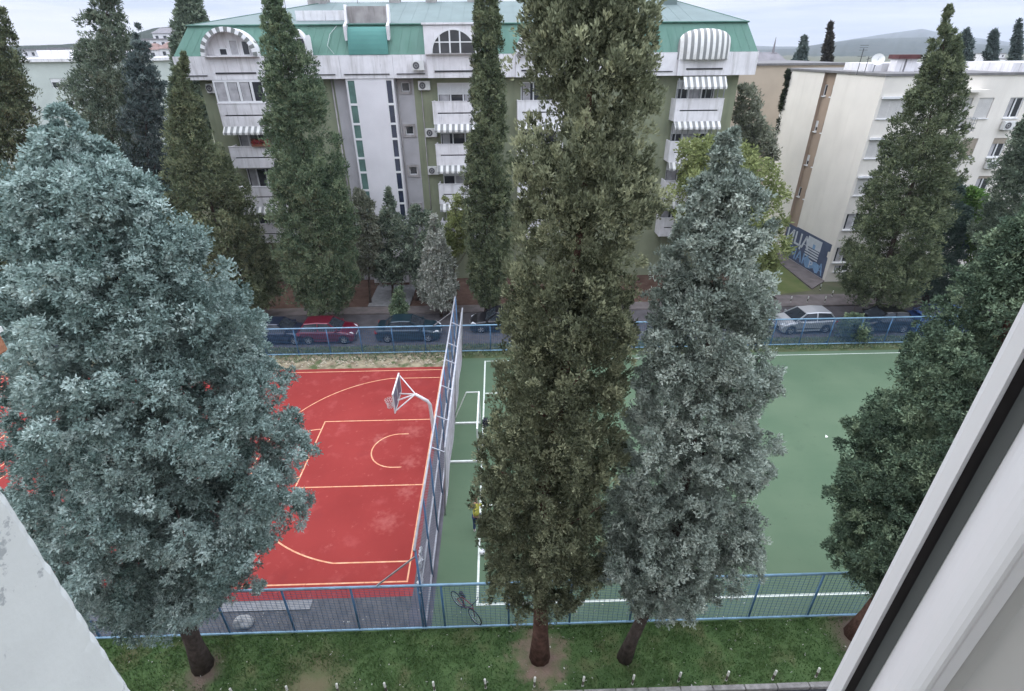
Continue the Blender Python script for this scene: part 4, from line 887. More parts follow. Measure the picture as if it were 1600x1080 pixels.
    for sg in (-1, 1):
        mb = MB(); mb.add([(fr-.38, sg*Wd*.495, .70), (fr-.05, sg*Wd*.36, .60), (fr-.07, sg*Wd*.36, .70), (fr-.42, sg*Wd*.495, .80), (fr-.2, sg*Wd*.30, .775), (fr-.012, sg*Wd*.30, .63)], [(0, 1, 2, 3), (2, 5, 4, 3)]); mb.build('headlight', m_lamp, t, local=True)
        mb = MB(); mb.box(rr-.012, rr+.2, sg*Wd*.36 if sg > 0 else sg*Wd*.503, sg*Wd*.503 if sg > 0 else sg*Wd*.36, .68, .88); mb.build('tail_light', m_tail, t, local=True, bevel=.02)
        mb = MB(); mb.box(L*.19, L*.19+.12, sg*(Wd*.5+.1)-.09, sg*(Wd*.5+.1)+.09, .93, 1.06); mb.bar((L*.2, sg*Wd*.46, .95), (L*.2, sg*Wd*.52, .98), .02); mb.build('mirror', pm, t, local=True, bevel=.025)
        for hx in (-.05, -.9): mb = MB(); mb.box(hx-.09, hx+.09, sg*(Wd/2)-.012, sg*(Wd/2)+.022, .80, .83); mb.build('door_handle', pm, t, local=True)
        mb = MB(); mb.box(-wb+ar+.05, wb-ar-.05, sg*(Wd/2)-.01, sg*(Wd/2)+.014, .40, .45); mb.build('side_trim', m_trim if style == 'hatch' else pm, t, local=True)
    mb = MB(); mb.box(fr-.03, fr+.012, -.5, .5, .36, .52); mb.build('grille', m_trim, t, local=True); mb = MB(); mb.box(fr+.013, fr+.022, -.26, .26, .40, .50); mb.box(rr-.02, rr-.003, -.26, .26, .60, .71); mb.build('number_plate', m_plate, t, local=True)
    mb = MB(); mb.box(rr+.2, fr-.25, -Wd/2+.2, Wd/2-.2, .17, .4); mb.build('underbody', m_trim, t, local=True)
    return t
Y0 = 19.35
car('dark navy car at the left end of the parked row beside the blue cypress', (-11.4, Y0, .006), 0, paint('navy_paint', (.014, .022, .045)), 3.95)
car('crimson hatchback parked between the navy car and the dark estate', (-8.05, Y0, .006), 0, paint('crimson_paint', (.13, .008, .024)), 3.75)
car('dark green blue car behind the court fence just left of the divider fence', (-2.6, Y0+.05, .006), 0, paint('bluegreen_paint', (.012, .030, .042)), 4.35, style='sedan')
car('black car with pale headlamp half hidden by the narrow cypress', (3.6, Y0+1.15, .006), math.pi, paint('black_paint', (.012, .011, .016)), 4.1, style='sedan')
car('silver hatchback facing left beside the pitch corner', (24.75, Y0+.15, .006), math.pi+.05, paint('silver_paint', (.40, .41, .43), .5), 3.95)
car('black car tucked under the right cypress', (30.2, Y0, .006), math.pi, paint('jet_paint', (.010, .010, .013)), 3.6)
bc = car('dark blue car under a blue sheet at the right end of the street', (34.0, Y0+.1, .006), math.pi, paint('blue_paint', (.02, .045, .14)), 4.1)
m_tarp = mat('blue_tarp', (.04, .085, .23), .7, .2, 1.5, .3, 6)
TP = thing('tarpaulin', 'blue tarpaulin spread over the roof and rear of the dark blue car', 'tarpaulin', (34.6, 19.45, 1.5)); mb = MB(); n, k_ = 14, 10; vs = []; rg = np.random.RandomState(2)
for j in range(k_+1):
    for i in range(n+1):
        u = -1.75+3.3*i/n; v = -1+2*j/k_; zc = np.interp(u, [-1.75, -1.2, -.9, .0, 1.0, 1.55], [.98, 1.05, 1.22, 1.54, 1.53, 1.12]); z = zc-(max(0, abs(v)-.66)**1.1)*1.1+.02*rg.randn(); vs.append((34.6+u, 19.45+v*.95, z+.03))
fs = [(j*(n+1)+i, j*(n+1)+i+1, (j+1)*(n+1)+i+1, (j+1)*(n+1)+i) for j in range(k_) for i in range(n)]; mb.add(vs, fs); o = mb.build('tarp_sheet', m_tarp, TP, smooth=True); md = o.modifiers.new('thick', 'SOLIDIFY'); md.thickness = .012

# ================================================================== BICYCLE (leans on the front fence)
BK = thing('bicycle', 'dark bicycle with red frame leaning inside the front fence', 'bicycle', (2.3, -1.4, 0))
Rw, Fw = Vector((1.95, -1.02, .34)), Vector((2.60, -1.72, .34)); ad = (Fw-Rw); ad.z = 0; ad.normalize(); lean = Vector((-.06, -.12, 0)); up = (Vector((0, 0, 1))+Vector((.10, -.14, 0))).normalized()
def wheel(c, nm):
    mb = MB(); n = 26; c = c.copy(); mb.tube([tuple(c+ad*.33*math.cos(2*math.pi*k/n)+up*.33*math.sin(2*math.pi*k/n)) for k in range(n+1)], .022, 6); w = mb.build('wheel', m_tyre, BK, smooth=True)
    mb = MB(); mb.tube([tuple(c+ad*.305*math.cos(2*math.pi*k/n)+up*.305*math.sin(2*math.pi*k/n)) for k in range(n+1)], .008, 4)
    for k in range(14): a = 2*math.pi*k/14; mb.bar(tuple(c), tuple(c+ad*.3*math.cos(a)+up*.3*math.sin(a)), .0025)
    mb.build('rim', m_rim, w)
wheel(Rw, 'rear'); wheel(Fw, 'front')
m_bf = mat('bike_red', (.22, .03, .035), .4, .1, 10); m_bd = mat('bike_black', (.02, .02, .022), .5)
bb_ = Rw+ad*.42-up*.05; seat = Rw+ad*.26+up*.52; head = Fw-ad*.16+up*.55; hd2 = Fw-ad*.13+up*.42
mb = MB()
for a, c in ((bb_, seat), (bb_, hd2), (seat-up*.06, head), (Rw, bb_), (Rw, seat-up*.05)): mb.tube([tuple(a), tuple(c)], .019, 7)
mb.tube([tuple(head+up*.05), tuple(hd2), tuple(Fw)], .018, 7); mb.build('frame', m_bf, BK, smooth=True)
sdv = ad.cross(up).normalized(); hb_ = head+up*.12
mb = MB(); mb.tube([tuple(head), tuple(hb_)], .016, 6); mb.tube([tuple(hb_+sdv*.3-ad*.08), tuple(hb_+sdv*.18), tuple(hb_-sdv*.18), tuple(hb_-sdv*.3-ad*.08)], .014, 6); mb.build('handlebar', m_bd, BK, smooth=True)
sc = seat+up*.09; mb = MB(); mb.tube([tuple(seat), tuple(sc)], .014, 6); mb.tube([tuple(sc-ad*.13), tuple(sc-ad*.05), tuple(sc+ad*.14)], [.075, .07, .02], 8); mb.build('saddle', m_bd, BK, smooth=True)
mb = MB(); mb.bar(tuple(bb_-sdv*.1+up*-.15), tuple(bb_+sdv*.1+up*.15), .012); mb.bar(tuple(bb_-sdv*.17-up*.15), tuple(bb_-sdv*.08-up*.15), .025); mb.bar(tuple(bb_+sdv*.17+up*.15), tuple(bb_+sdv*.08+up*.15), .025); mb.lathe(tuple(bb_), [(.08, -.01), (.08, .01)], 14); mb.build('crankset', m_bd, BK)

# ================================================================== PERSON
def skin_mesh(name, joints, edges, m, parent, sub=2):
    me = bpy.data.meshes.new(name); o0 = origin_of(parent); me.from_pydata([tuple(Vector(j[0])-o0) for j in joints], edges, []); o = link(name, me, m, parent)
    md = o.modifiers.new('skin', 'SKIN'); md.use_smooth_shade = True; md.branch_smoothing = .6
    for i, j in enumerate(joints):
        r = j[1]; me.skin_vertices[0].data[i].radius = r if isinstance(r, tuple) else (r, r)
    me.skin_vertices[0].data[0].use_root = True
    s = o.modifiers.new('sub', 'SUBSURF'); s.levels = sub; s.render_levels = sub; return o
PS = thing('person', 'person in yellow shirt and dark blue trousers bending forward on the green pitch', 'person', (2.55, 2.28, 0))
m_skin = mat('skin', (.42, .25, .18), .6, .08, 8); m_yel = mat('yellow_shirt', (.40, .37, .07), .85, .12, 6); m_trou = mat('dark_blue_trousers', (.025, .045, .11), .85, .2, 6); m_hair = mat('dark_hair', (.03, .02, .015), .8, .2, 20); m_shoe = mat('white_shoe', (.55, .55, .53), .7)
px_, py_ = 2.55, 2.28
J = lambda x, y, z: (px_+x, py_+y, z)
body = [(J(0, 0, .92), (.13, .10)), (J(0, -.03, 1.08), (.12, .09)), (J(.0, .10, 1.24), (.14, .10)), (J(.0, .18, 1.36), (.13, .085)), (J(.0, .24, 1.44), .055), (J(.0, .27, 1.49), .052), (J(.0, .31, 1.58), (.075, .09)), (J(.0, .31, 1.68), (.07, .08)),
        (J(-.16, .18, 1.36), .055), (J(-.22, .26, 1.12), .042), (J(-.18, .42, .93), .032), (J(-.17, .48, .86), (.032, .022)),
        (J(.16, .18, 1.36), .055), (J(.23, .24, 1.12), .042), (J(.20, .40, .92), .032), (J(.19, .46, .85), (.032, .022)),
        (J(-.09, 0, .86), .085), (J(-.10, .10, .48), .058), (J(-.11, .0, .10), .038), (J(-.11, .10, .04), .034), (J(.09, 0, .86), .085), (J(.12, -.10, .50), .058), (J(.13, -.26, .12), .038), (J(.13, -.16, .05), .034)]
be = [(0, 1), (1, 2), (2, 3), (3, 4), (4, 5), (5, 6), (6, 7), (3, 8), (8, 9), (9, 10), (10, 11), (3, 12), (12, 13), (13, 14), (14, 15), (0, 16), (16, 17), (17, 18), (18, 19), (0, 20), (20, 21), (21, 22), (22, 23)]
for hi, sg in ((11, -1), (15, 1)):                    # five fingers on each hand
    hx, hy, hz = body[hi][0]
    for q, (dx, ln) in enumerate(((-.022, .062), (-.008, .072), (.007, .068), (.021, .054), (-.034, .045))):
        k = len(body); th = q == 4
        body += [((hx+dx*(1.5 if th else 1), hy+.03 if not th else hy-.0, hz-.03), .009), ((hx+dx*(1.8 if th else 1.1), hy+.03+ln*.5, hz-.03-ln*.6), .008)]; be += [(hi, k), (k, k+1)]
skin_mesh('body', body, be, m_skin, PS)
skin_mesh('shirt', [(J(0, 0, .93), (.155, .125)), (J(0, -.03, 1.08), (.145, .115)), (J(0, .10, 1.24), (.165, .125)), (J(0, .18, 1.36), (.15, .10)), (J(0, .215, 1.41), .08), (J(-.16, .18, 1.36), .07), (J(-.20, .225, 1.22), .06), (J(.16, .18, 1.36), .07), (J(.205, .215, 1.22), .06)], [(0, 1), (1, 2), (2, 3), (3, 4), (3, 5), (5, 6), (3, 7), (7, 8)], m_yel, PS)
skin_mesh('trousers', [(J(0, 0, .93), (.15, .12)), (J(-.09, 0, .84), .10), (J(-.10, .10, .48), .072), (J(-.11, .0, .12), .055), (J(.09, 0, .84), .10), (J(.12, -.10, .50), .072), (J(.13, -.25, .14), .055)], [(0, 1), (1, 2), (2, 3), (0, 4), (4, 5), (5, 6)], m_trou, PS)
skin_mesh('hair', [(J(.0, .28, 1.60), (.07, .08)), (J(.0, .285, 1.68), (.08, .095)), (J(.0, .30, 1.74), (.065, .075))], [(0, 1), (1, 2)], m_hair, PS)
for x, y in ((-.11, .04), (.13, -.22)): mb = MB(); mb.box(px_+x-.045, px_+x+.045, py_+y-.09, py_+y+.18, .008, .09); mb.build('shoe', m_shoe, PS, bevel=.03)
mb = MB()
for sx_ in (-.028, .028): mb.lathe((px_+sx_, py_+.40, 1.645), [(.0, -.009), (.011, -.003), (.011, .003), (.0, .009)], 8)
mb.build('eye', m_black_shade, PS); mb = MB(); mb.tube([J(0, .395, 1.65), J(0, .425, 1.61), J(0, .40, 1.60)], [.008, .016, .012], 6); mb.build('nose', m_skin, PS, smooth=True); mb = MB(); mb.bar(J(-.022, .397, 1.572), J(.022, .397, 1.572), .006); mb.build('mouth', mat('lips', (.30, .11, .10), .6), PS)
mb = MB()
for sx_ in (-.078, .078): mb.tube([J(sx_, .305, 1.61), J(sx_*1.12, .295, 1.66)], [.016, .02], 6)
mb.build('ear', m_skin, PS, smooth=True)

# ================================================================== OWN BUILDING EDGE AND WINDOW
m_peel = mat('peeling_white_paint', (.66, .68, .655), .9, .05, 4, .035, 45, spec=.15)
overlay(m_peel, noise_mask(m_peel, 7, .60, .64, rough=.75), (.40, .42, .42)); overlay(m_peel, noise_mask(m_peel, 11, .66, .69, stretch=(2, 2, .6), rough=.7), (.27, .28, .28))
def hpt(px, dist):
    d = ray(px); d = d/math.hypot(d[0], d[1]); return CPOS + d*dist
OWN = thing('house_wall', 'white painted wall of the viewpoint house with flaking plaster at its corner', 'wall', (-2, -15, 0))
e1 = hpt((104, 905), 1.10)
mb = MB(); rg = np.random.RandomState(9); ex, ey = e1[0], e1[1]
zs = np.linspace(9, 21.5, 700); nz_ = np.convolve(rg.randn(712), np.ones(13)/13, 'valid'); prof = [.010*max(0, a_-.15)*2.2+.0012*abs(rg.randn()) for a_ in nz_]
vs = []; fs = []
for z, p_ in zip(zs, prof):
    vs += [(ex, ey-1.4, z), (ex, ey-.03-min(.09, p_*5)-.004*rg.rand(), z), (ex-p_*.4, ey-.02-p_, z), (ex-.015-p_, ey-p_*.5, z), (ex-.6, ey, z)]
fi = []
for i in range(len(zs)-1):
    for k in range(4):
        fi.append(1 if k in (1, 2) and prof[i] > .0035 else 0); fs.append((i*5+k, i*5+k+1, (i+1)*5+k+1, (i+1)*5+k))
mb.add(vs, fs); mb.mi = fi; mb.build('corner_wall', [m_peel, mat('bare_plaster', (.34, .345, .335), .95, .25, 30, .5, 80, spec=.05)], OWN)
mb = MB(); mb.box(ex-.6, ex-.0005, ey-1.4, ey-.002, 0, 9); mb.box(-22, 22, -14.6, -14.3, 0, 21.5); mb.build('facade', MATS['cream_render'], OWN)
c1_ = hpt((2, 545), 2.6); mb = MB(); mb.box(c1_[0]-.6, c1_[0]-.075, -14.31, c1_[1]+.10, c1_[2]-.06, c1_[2]+.02); lg = mb.build('ledge', mat('brick_orange', (.36, .17, .10), .9, .2, 15, .3, 40), OWN, bevel=.006)
mb = MB(); mb.box(c1_[0]-.62, c1_[0]-.068, -14.312, c1_[1]+.11, c1_[2]+.0205, c1_[2]+.04); mb.build('ledge_cap', m_peel, lg)
WF = thing('window_frame', 'white plastic window sash with dark rubber seal standing open at the right edge', 'window', tuple(hpt((1400, 1000), .6)))
def vstrip(cols, name, m, bevel=0.0):
    """vertical extrusion through plan points given as (pixel column on the bottom row, distance)"""
    pts = [hpt((c, 1080), d)[:2] for c, d in cols]; mb = MB(); n = len(pts)
    vs = [(p[0], p[1], z) for z in (15.2, 19.2) for p in pts]; mb.add(vs, [tuple(range(n))[::-1], tuple(range(n, 2*n))]+[(i, (i+1) % n, (i+1) % n+n, i+n) for i in range(n)])
    return mb.build(name, m, WF, smooth=False, bevel=bevel)
m_sash = mat('sash_white', (.66, .66, .67), .4, .03, 3, spec=.4); m_gask = mat('rubber_seal', (.016, .013, .014), .6, .2, 20); m_gst = mat('frame_rebate', (.085, .092, .09), .6, .08, 4)
vstrip([(1291, .60), (1296, .590), (1314, .583), (1319, .588), (1321, .63), (1291, .63)], 'sash_edge', m_sash)
vstrip([(1317, .60), (1340, .60), (1345, .68), (1317, .68)], 'rubber_seal', m_gask)
vstrip([(1335, .592), (1357, .585), (1362, .66), (1335, .66)], 'rebate', m_gst)
vstrip([(1355, .60), (1357, .588), (1361, .576), (1367, .566), (1375, .557), (1385, .549), (1396, .542), (1408, .537), (1421, .533), (1434, .531), (1444, .531), (1450, .533), (1454, .538), (1474, .541), (1476, .66), (1355, .66)], 'frame_profile', m_sash)
vstrip([(1474, .543), (1500, .545), (1640, .53), (1900, .50), (1900, .62), (1474, .66)], 'jamb', mat('jamb_grey', (.40, .395, .38), .6, .04, 3))

FP = thing('flower_box', 'flower box with red blooms on the second left balcony under the striped awning', 'flower box', (-13.6, 28.62, 11.19))
mb = MB(); mb.box(-14.3, -12.9, 28.52, 28.69, 11.19, 11.36); mb.build('planter', mat('terracotta', (.25, .11, .07), .9, .2, 10), FP, bevel=.01)
PSC = thing('paper_scrap', 'small white scrap of paper lying on the open green pitch', 'litter', tuple(G((1291, 683))))
c_ = G((1291, 683)); mb = MB(); mb.add([(c_[0]-.09, c_[1]-.06, .02), (c_[0]+.02, c_[1]-.08, .05), (c_[0]+.1, c_[1]+.02, .02), (c_[0], c_[1]+.1, .07)], [(0, 1, 3), (1, 2, 3)]); mb.build('sheet', m_pw, PSC)
# ================================================================== TREES
def unit(a): return a/np.maximum(1e-9, np.linalg.norm(a, axis=-1, keepdims=True))
def blades_mesh(name, P, D, L, Wd, tint, m, parent, rng, Nrm=None):
    """one kite-shaped leaf face per row; P root, D direction, L length, Wd width"""
    N = len(P); R = unit(np.cross(D, rng.randn(N, 3) if Nrm is None else Nrm)); s = R*(Wd[:, None]*.5); mid = P+D*(L*.5)[:, None]
    V = np.empty((N, 4, 3), np.float32); V[:, 0] = P; V[:, 1] = mid+s; V[:, 2] = P+D*L[:, None]; V[:, 3] = mid-s
    o0 = np.array(origin_of(parent), np.float32); V -= o0
    me = bpy.data.meshes.new(name); me.vertices.add(N*4); me.vertices.foreach_set('co', V.reshape(-1)); me.loops.add(N*4); me.loops.foreach_set('vertex_index', np.arange(N*4, dtype=np.int32))
    me.polygons.add(N); me.polygons.foreach_set('loop_start', np.arange(0, N*4, 4, dtype=np.int32)); me.polygons.foreach_set('loop_total', np.full(N, 4, np.int32))
    a = me.attributes.new('tint', 'FLOAT', 'POINT'); a.data.foreach_set('value', np.repeat(tint.astype(np.float32), 4)); me.update()
    return link(name, me, m, parent)
m_bark = mat('grey_brown_bark', (.085, .065, .055), .95, .35, 6, .8, 25, spec=.05); m_rbark = mat('reddish_bark', (.12, .070, .056), .95, .35, 6, .8, 25, spec=.05); m_dbark = mat('dark_bark', (.085, .070, .062), .95, .35, 6, .8, 25, spec=.05)
def conifer(name, label, base, rows, m, group=None, seed=1, spacing=.62, br=.45, plumes=9, tufts=7, blades=4, bl=.16, bw=.045, elev=35, inner=.5, bark=None, trunk_r=.2, cat='tree', lowdens=1.0, hue=.5, limbs=10, squash=1.0, jit=.5, rough=.12, elong=1.0, vb=None, coh=.35):
    """base: (x, y) of the trunk; rows: silhouettes (photo row, left, right) measured on the upright plane through the trunk"""
    rng = np.random.RandomState(seed); bx, by = base
    Z, XC, RR = [], [], []
    for v, l, r in rows:
        a, c = AT((l, v), by), AT((r, v), by); Z.append((a[2]+c[2])/2); XC.append((a[0]+c[0])/2); RR.append(abs(c[0]-a[0])/2)
    if vb:                                   # the near side of the lowest rings must not hang below the crown's lower edge
        for i in range(len(Z)):
            for _ in range(60):
                d = np.array([XC[i], by-RR[i]*squash, Z[i]])-CPOS; vv = 540-CF*(d@CU)/(d@CFW)
                if vv <= vb or RR[i] < .15: break
                RR[i] *= .94
    o = np.argsort(Z); Z, XC, RR = np.array(Z)[o], np.array(XC)[o], np.array(RR)[o]
    t = thing(name, label, cat, (bx, by, 0), group)
    zz = np.linspace(Z[0], Z[-1], 200); rr = np.interp(zz, Z, RR); dz = zz[1]-zz[0]
    area = float(np.sum(2*np.pi*rr*dz)); nb = int(area/spacing**2)
    low = np.clip((zz-Z[0])/(Z[-1]-Z[0])/.45, 0, 1); w = (rr+.12*np.max(rr))*(lowdens+(1-lowdens)*low); w /= w.sum()
    bz = rng.choice(zz, nb, p=w)+rng.rand(nb)*dz; th = rng.rand(nb)*2*np.pi
    R = np.interp(bz, Z, RR); X = np.interp(bz, Z, XC)
    ph = rng.rand(6)*6.28; lump = 1+rough*(np.sin(th*3+bz*1.3+ph[0])+np.sin(th*5-bz*2.1+ph[1])+np.sin(th*2+bz*3.3+ph[2]))/2
    sb = np.minimum(br, R*.34+.03)*rng.uniform(.7, 1.25, nb)
    rad = np.maximum(0, (R*lump*1.02-sb*1.28-bl*.35)*(1-.26*rng.rand(nb)**1.4))
    ni = int(nb*inner); k = rng.randint(0, nb, ni)
    bz = np.concatenate([bz, bz[k]]); th = np.concatenate([th, rng.rand(ni)*6.28]); R = np.concatenate([R, R[k]]); X = np.concatenate([X, X[k]]); sb = np.concatenate([sb, sb[k]*1.1]); rad = np.concatenate([rad, np.maximum(0, R[nb:]-.2)*rng.uniform(.1, .72, ni)])
    n = len(bz); slope = np.interp(bz, zz, np.gradient(rr, zz)); e = np.radians(elev+rng.randn(n)*12)
    # near the tip everything points up
    tip = np.clip((bz-(Z[-1]-1.2))/1.2, 0, 1); e = e*(1-tip*.6)+np.radians(80)*tip*.6
    out = np.stack([np.cos(th)*np.cos(e), np.sin(th)*np.cos(e), np.sin(e)], 1)
    C = np.stack([X+rad*np.cos(th), by+rad*squash*np.sin(th), bz], 1)
    tb = np.clip(hue+.13*rng.randn(n), 0, 1)
    # each bough is a lump of smaller lumps; sprays of leaf faces stand out from their surfaces
    i1 = np.repeat(np.arange(n), plumes); q = len(i1); s1 = sb[i1]
    d1 = unit(out[i1]*.55+rng.randn(q, 3)*.62); ax1 = out[i1]*np.sum(out[i1]*d1, 1, keepdims=True)
    P1 = C[i1]+(d1+ax1*(elong-1))*(s1*rng.uniform(.45, .95, q))[:, None]; r1 = s1*.46*rng.uniform(.65, 1.3, q); T1 = np.clip(tb[i1]+.20*rng.randn(q), 0, 1)
    i2 = np.repeat(np.arange(q), tufts); q2 = len(i2); d2 = unit(d1[i2]*.45+out[i2//tufts//plumes]*.35+rng.randn(q2, 3)*.62)
    ax2 = out[i1[i2]]*np.sum(out[i1[i2]]*d2, 1, keepdims=True)
    P2 = P1[i2]+(d2+ax2*(elong-1)*.8)*(r1[i2]*rng.uniform(.45, 1.0, q2))[:, None]; T2 = np.clip(T1[i2]+.07*rng.randn(q2), 0, 1)
    i3 = np.repeat(np.arange(q2), blades); q3 = len(i3); D3 = unit(d2[i3]*.55+out[i1[i2[i3]]]*coh+rng.randn(q3, 3)*jit*1.3)
    P3 = P2[i3]+rng.randn(q3, 3)*bl*.2
    ok = P3[:, 2] > .25; P3, D3, i3 = P3[ok], D3[ok], i3[ok]; q3 = len(P3)
    blades_mesh('crown', P3, D3, bl*rng.uniform(.6, 1.25, q3), bw*rng.uniform(.7, 1.3, q3), np.clip(T2[i3]+.05*rng.randn(q3), 0, 1), m, t, rng, unit(d2[i3[:]]+rng.randn(q3, 3)*.55))
    # trunk following the crown axis, with limbs
    zt = np.linspace(0, Z[-1]*.93, 14); xa = np.where(zt < Z[0], bx+(np.interp(Z[0]+.8, Z, XC)-bx)*np.clip(zt/(Z[0]+.8), 0, 1)*.75, np.interp(zt, Z, XC)); xa[1:-1] = (xa[:-2]+xa[1:-1]*2+xa[2:])/4
    mb = MB(); rs = [max(.02, trunk_r*(1-.88*(z/zt[-1])**.85)*(1.28 if i == 0 else 1)) for i, z in enumerate(zt)]
    mb.tube([(x, by, max(z, -.05)) for x, z in zip(xa, zt)], rs, 10)
    for j in range(limbs):
        z0 = Z[0]*.6+(Z[-1]*.7-Z[0]*.6)*(j+rng.rand())/limbs; a = rng.rand()*6.28; z1 = z0+rng.uniform(.5, 1.6); r1 = np.interp(z1, Z, RR)*.75; x0 = np.interp(z0, zt, xa); x1 = np.interp(z1, Z, XC)
        mb.tube([(x0, by, z0), (x0+(x1-x0)*.5+r1*.5*math.cos(a), by+r1*.5*math.sin(a), z0+(z1-z0)*.35), (x1+r1*math.cos(a), by+r1*math.sin(a), z1)], [trunk_r*.2, trunk_r*.13, .012], 6)
    mb.build('trunk', bark or m_bark, t, smooth=True)
    return t
def g3(a, b, c): return a, b, c
L_blue = leafmat('blue_cypress_leaf', (0.1, 0.15, 0.134), (0.29, 0.385, 0.355), (0.51, 0.615, 0.58))
L_gblue = leafmat('grey_blue_cypress_leaf', (0.105, 0.13, 0.105), (0.3, 0.355, 0.305), (0.53, 0.585, 0.51))
L_dark = leafmat('dark_cypress_leaf', (0.062, 0.071, 0.045), (0.181, 0.202, 0.127), (0.409, 0.426, 0.269))
L_olive = leafmat('olive_cypress_leaf', (0.052, 0.065, 0.039), (0.132, 0.162, 0.095), (0.275, 0.308, 0.178))
L_green = leafmat('green_cypress_leaf', (0.05, 0.078, 0.048), (0.13, 0.18, 0.11), (0.265, 0.32, 0.19))
L_deep = leafmat('deep_green_leaf', (0.058, 0.080, 0.061), (0.166, 0.210, 0.152), (0.317, 0.363, 0.260))
L_bluedk = leafmat('dark_blue_green_leaf', (0.041, 0.058, 0.054), (0.114, 0.150, 0.143), (0.214, 0.264, 0.240))
L_right = leafmat('dark_green_cypress_leaf', (0.041, 0.062, 0.044), (0.115, 0.167, 0.113), (0.253, 0.322, 0.207))  # dark green is this foliage's own colour
L_pale = leafmat('pale_grey_leaf', (0.184, 0.201, 0.161), (0.310, 0.328, 0.276), (0.483, 0.494, 0.437))
L_yg = leafmat('yellow_green_leaf', (.12, .15, .06), (.23, .265, .11), (.37, .40, .19), .3)
L_olv = leafmat('pale_olive_leaf', (0.127, 0.144, 0.098), (0.230, 0.247, 0.178), (0.368, 0.380, 0.299), .3)
L_lime = leafmat('fresh_green_leaf', (.06, .13, .035), (.12, .22, .06), (.22, .32, .11), .4)
L_ivy = leafmat('ivy_leaf', (.02, .028, .018), (.04, .05, .03), (.07, .085, .05))
def yb(px): p = G(px); return (p[0], p[1])
# --- front row
conifer('blue_cypress', 'large blue grey cypress with a broad cone crown and thick dark trunk', yb((318, 1042)),
        [(150, 89, 101), (190, 68, 140), (230, 46, 174), (280, 34, 216), (330, 18, 276), (380, 6, 322), (430, -3, 358), (500, -14, 408), (560, -6, 434), (620, 0, 456), (680, 5, 478), (740, 12, 500), (800, 34, 504), (850, 58, 496), (890, 88, 466), (925, 130, 415), (955, 190, 370)],
        L_blue, seed=11, spacing=0.7, br=0.42, plumes=6, tufts=26, blades=5, bl=0.08, bw=0.034, elev=30, inner=1.5, trunk_r=0.27, bark=m_dbark, lowdens=1.0, limbs=10, rough=0.09, squash=0.8, vb=1003)
conifer('dark_cypress', 'tall dark olive cypress with a reddish trunk ringed by bare soil', yb((843, 1028)),
        [(-150, 895, 950), (-110, 872, 985), (-60, 845, 1012), (0, 822, 1030), (100, 806, 1036), (200, 796, 1042), (300, 790, 1038), (400, 784, 1020), (450, 780, 1008), (500, 778, 1003), (560, 772, 1002), (620, 761, 994), (680, 746, 984), (740, 735, 973), (800, 731, 964), (850, 735, 956), (900, 746, 948), (930, 770, 930)],
        L_dark, seed=12, spacing=0.56, br=0.31, plumes=6, tufts=20, blades=4, bl=0.08, bw=0.032, elev=68, coh=.9, jit=.33, inner=1.0, trunk_r=0.27, bark=m_rbark, elong=1.9, squash=0.85, vb=985)
conifer('grey_cypress', 'pale grey green cypress with a pointed crown on a thin dark trunk', yb((975, 1030)),
        [(190, 1136, 1146), (230, 1116, 1160), (260, 1098, 1172), (300, 1078, 1188), (340, 1056, 1200), (380, 1038, 1206), (430, 1020, 1210), (480, 1010, 1214), (540, 998, 1214), (600, 980, 1218), (660, 963, 1213), (720, 947, 1205), (780, 933, 1200), (840, 924, 1184), (880, 930, 1160), (910, 948, 1120), (935, 970, 1085)],
        L_gblue, seed=13, spacing=0.56, br=0.31, plumes=6, tufts=20, blades=4, bl=0.078, bw=0.034, elev=50, inner=1.0, trunk_r=0.2, bark=m_dbark, elong=1.35, coh=.5, squash=0.85, vb=978)
conifer('dark_green_cypress', 'dark green cypress half hidden by the window sash with a reddish trunk', yb((1335, 993)),
        [(320, 1606, 1640), (380, 1548, 1680), (430, 1502, 1700), (480, 1472, 1700), (540, 1432, 1690), (600, 1392, 1675), (660, 1356, 1655), (720, 1326, 1625), (780, 1306, 1590), (825, 1297, 1550), (865, 1300, 1520), (900, 1318, 1490), (930, 1335, 1460)],
        L_right, seed=14, spacing=0.58, br=0.35, plumes=6, tufts=19, blades=4, bl=0.085, bw=0.036, elev=45, inner=1.0, trunk_r=0.28, bark=m_rbark, elong=1.2, squash=0.8, vb=965)
# --- row along the back street
FAR = dict(plumes=8, tufts=10, blades=4, bl=.16, bw=.055, inner=.4, trunk_r=.2, limbs=4, elong=1.5, coh=.75, jit=.36)
gb = None
conifer('cypress', 'dark olive cypress cut by the left edge of the view', (AT((-20, 480), 22)[0], 22.0), [(15, -12, 10), (60, -30, 28), (110, -45, 38), (180, -60, 56), (260, -70, 62), (330, -70, 60), (420, -75, 50), (500, -60, 30)], L_olive, seed=21, spacing=.8, br=.6, elev=65, **FAR)
conifer('cypress', 'tall dark green cypress with a ragged top against the sky, behind the blue cypress', (AT((195, 400), 25)[0], 25.0), [(-70, 152, 180), (-20, 143, 188), (30, 138, 196), (70, 133, 208), (120, 118, 218), (180, 106, 236), (240, 104, 252), (300, 100, 268), (360, 110, 285), (430, 130, 300)], L_deep, seed=22, spacing=.85, br=.62, elev=55, **FAR)
conifer('cypress', 'bluish dark cypress with a thin spike top beside the tall ragged one', (AT((252, 420), 24)[0], 24.0), [(42, 213, 220), (90, 203, 238), (150, 194, 262), (220, 190, 266), (300, 194, 280), (380, 210, 300), (450, 230, 320)], L_bluedk, seed=23, spacing=.8, br=.55, elev=60, **FAR)
conifer('cypress', 'olive cypress in front of the left corner of the green roofed house', yb((375, 498)), [(90, 285, 292), (130, 268, 302), (200, 260, 325), (270, 259, 365), (330, 262, 402), (400, 290, 428), (450, 330, 442), (480, 362, 438)], L_olive, seed=24, spacing=.75, br=.55, elev=58, hue=.6, **FAR)
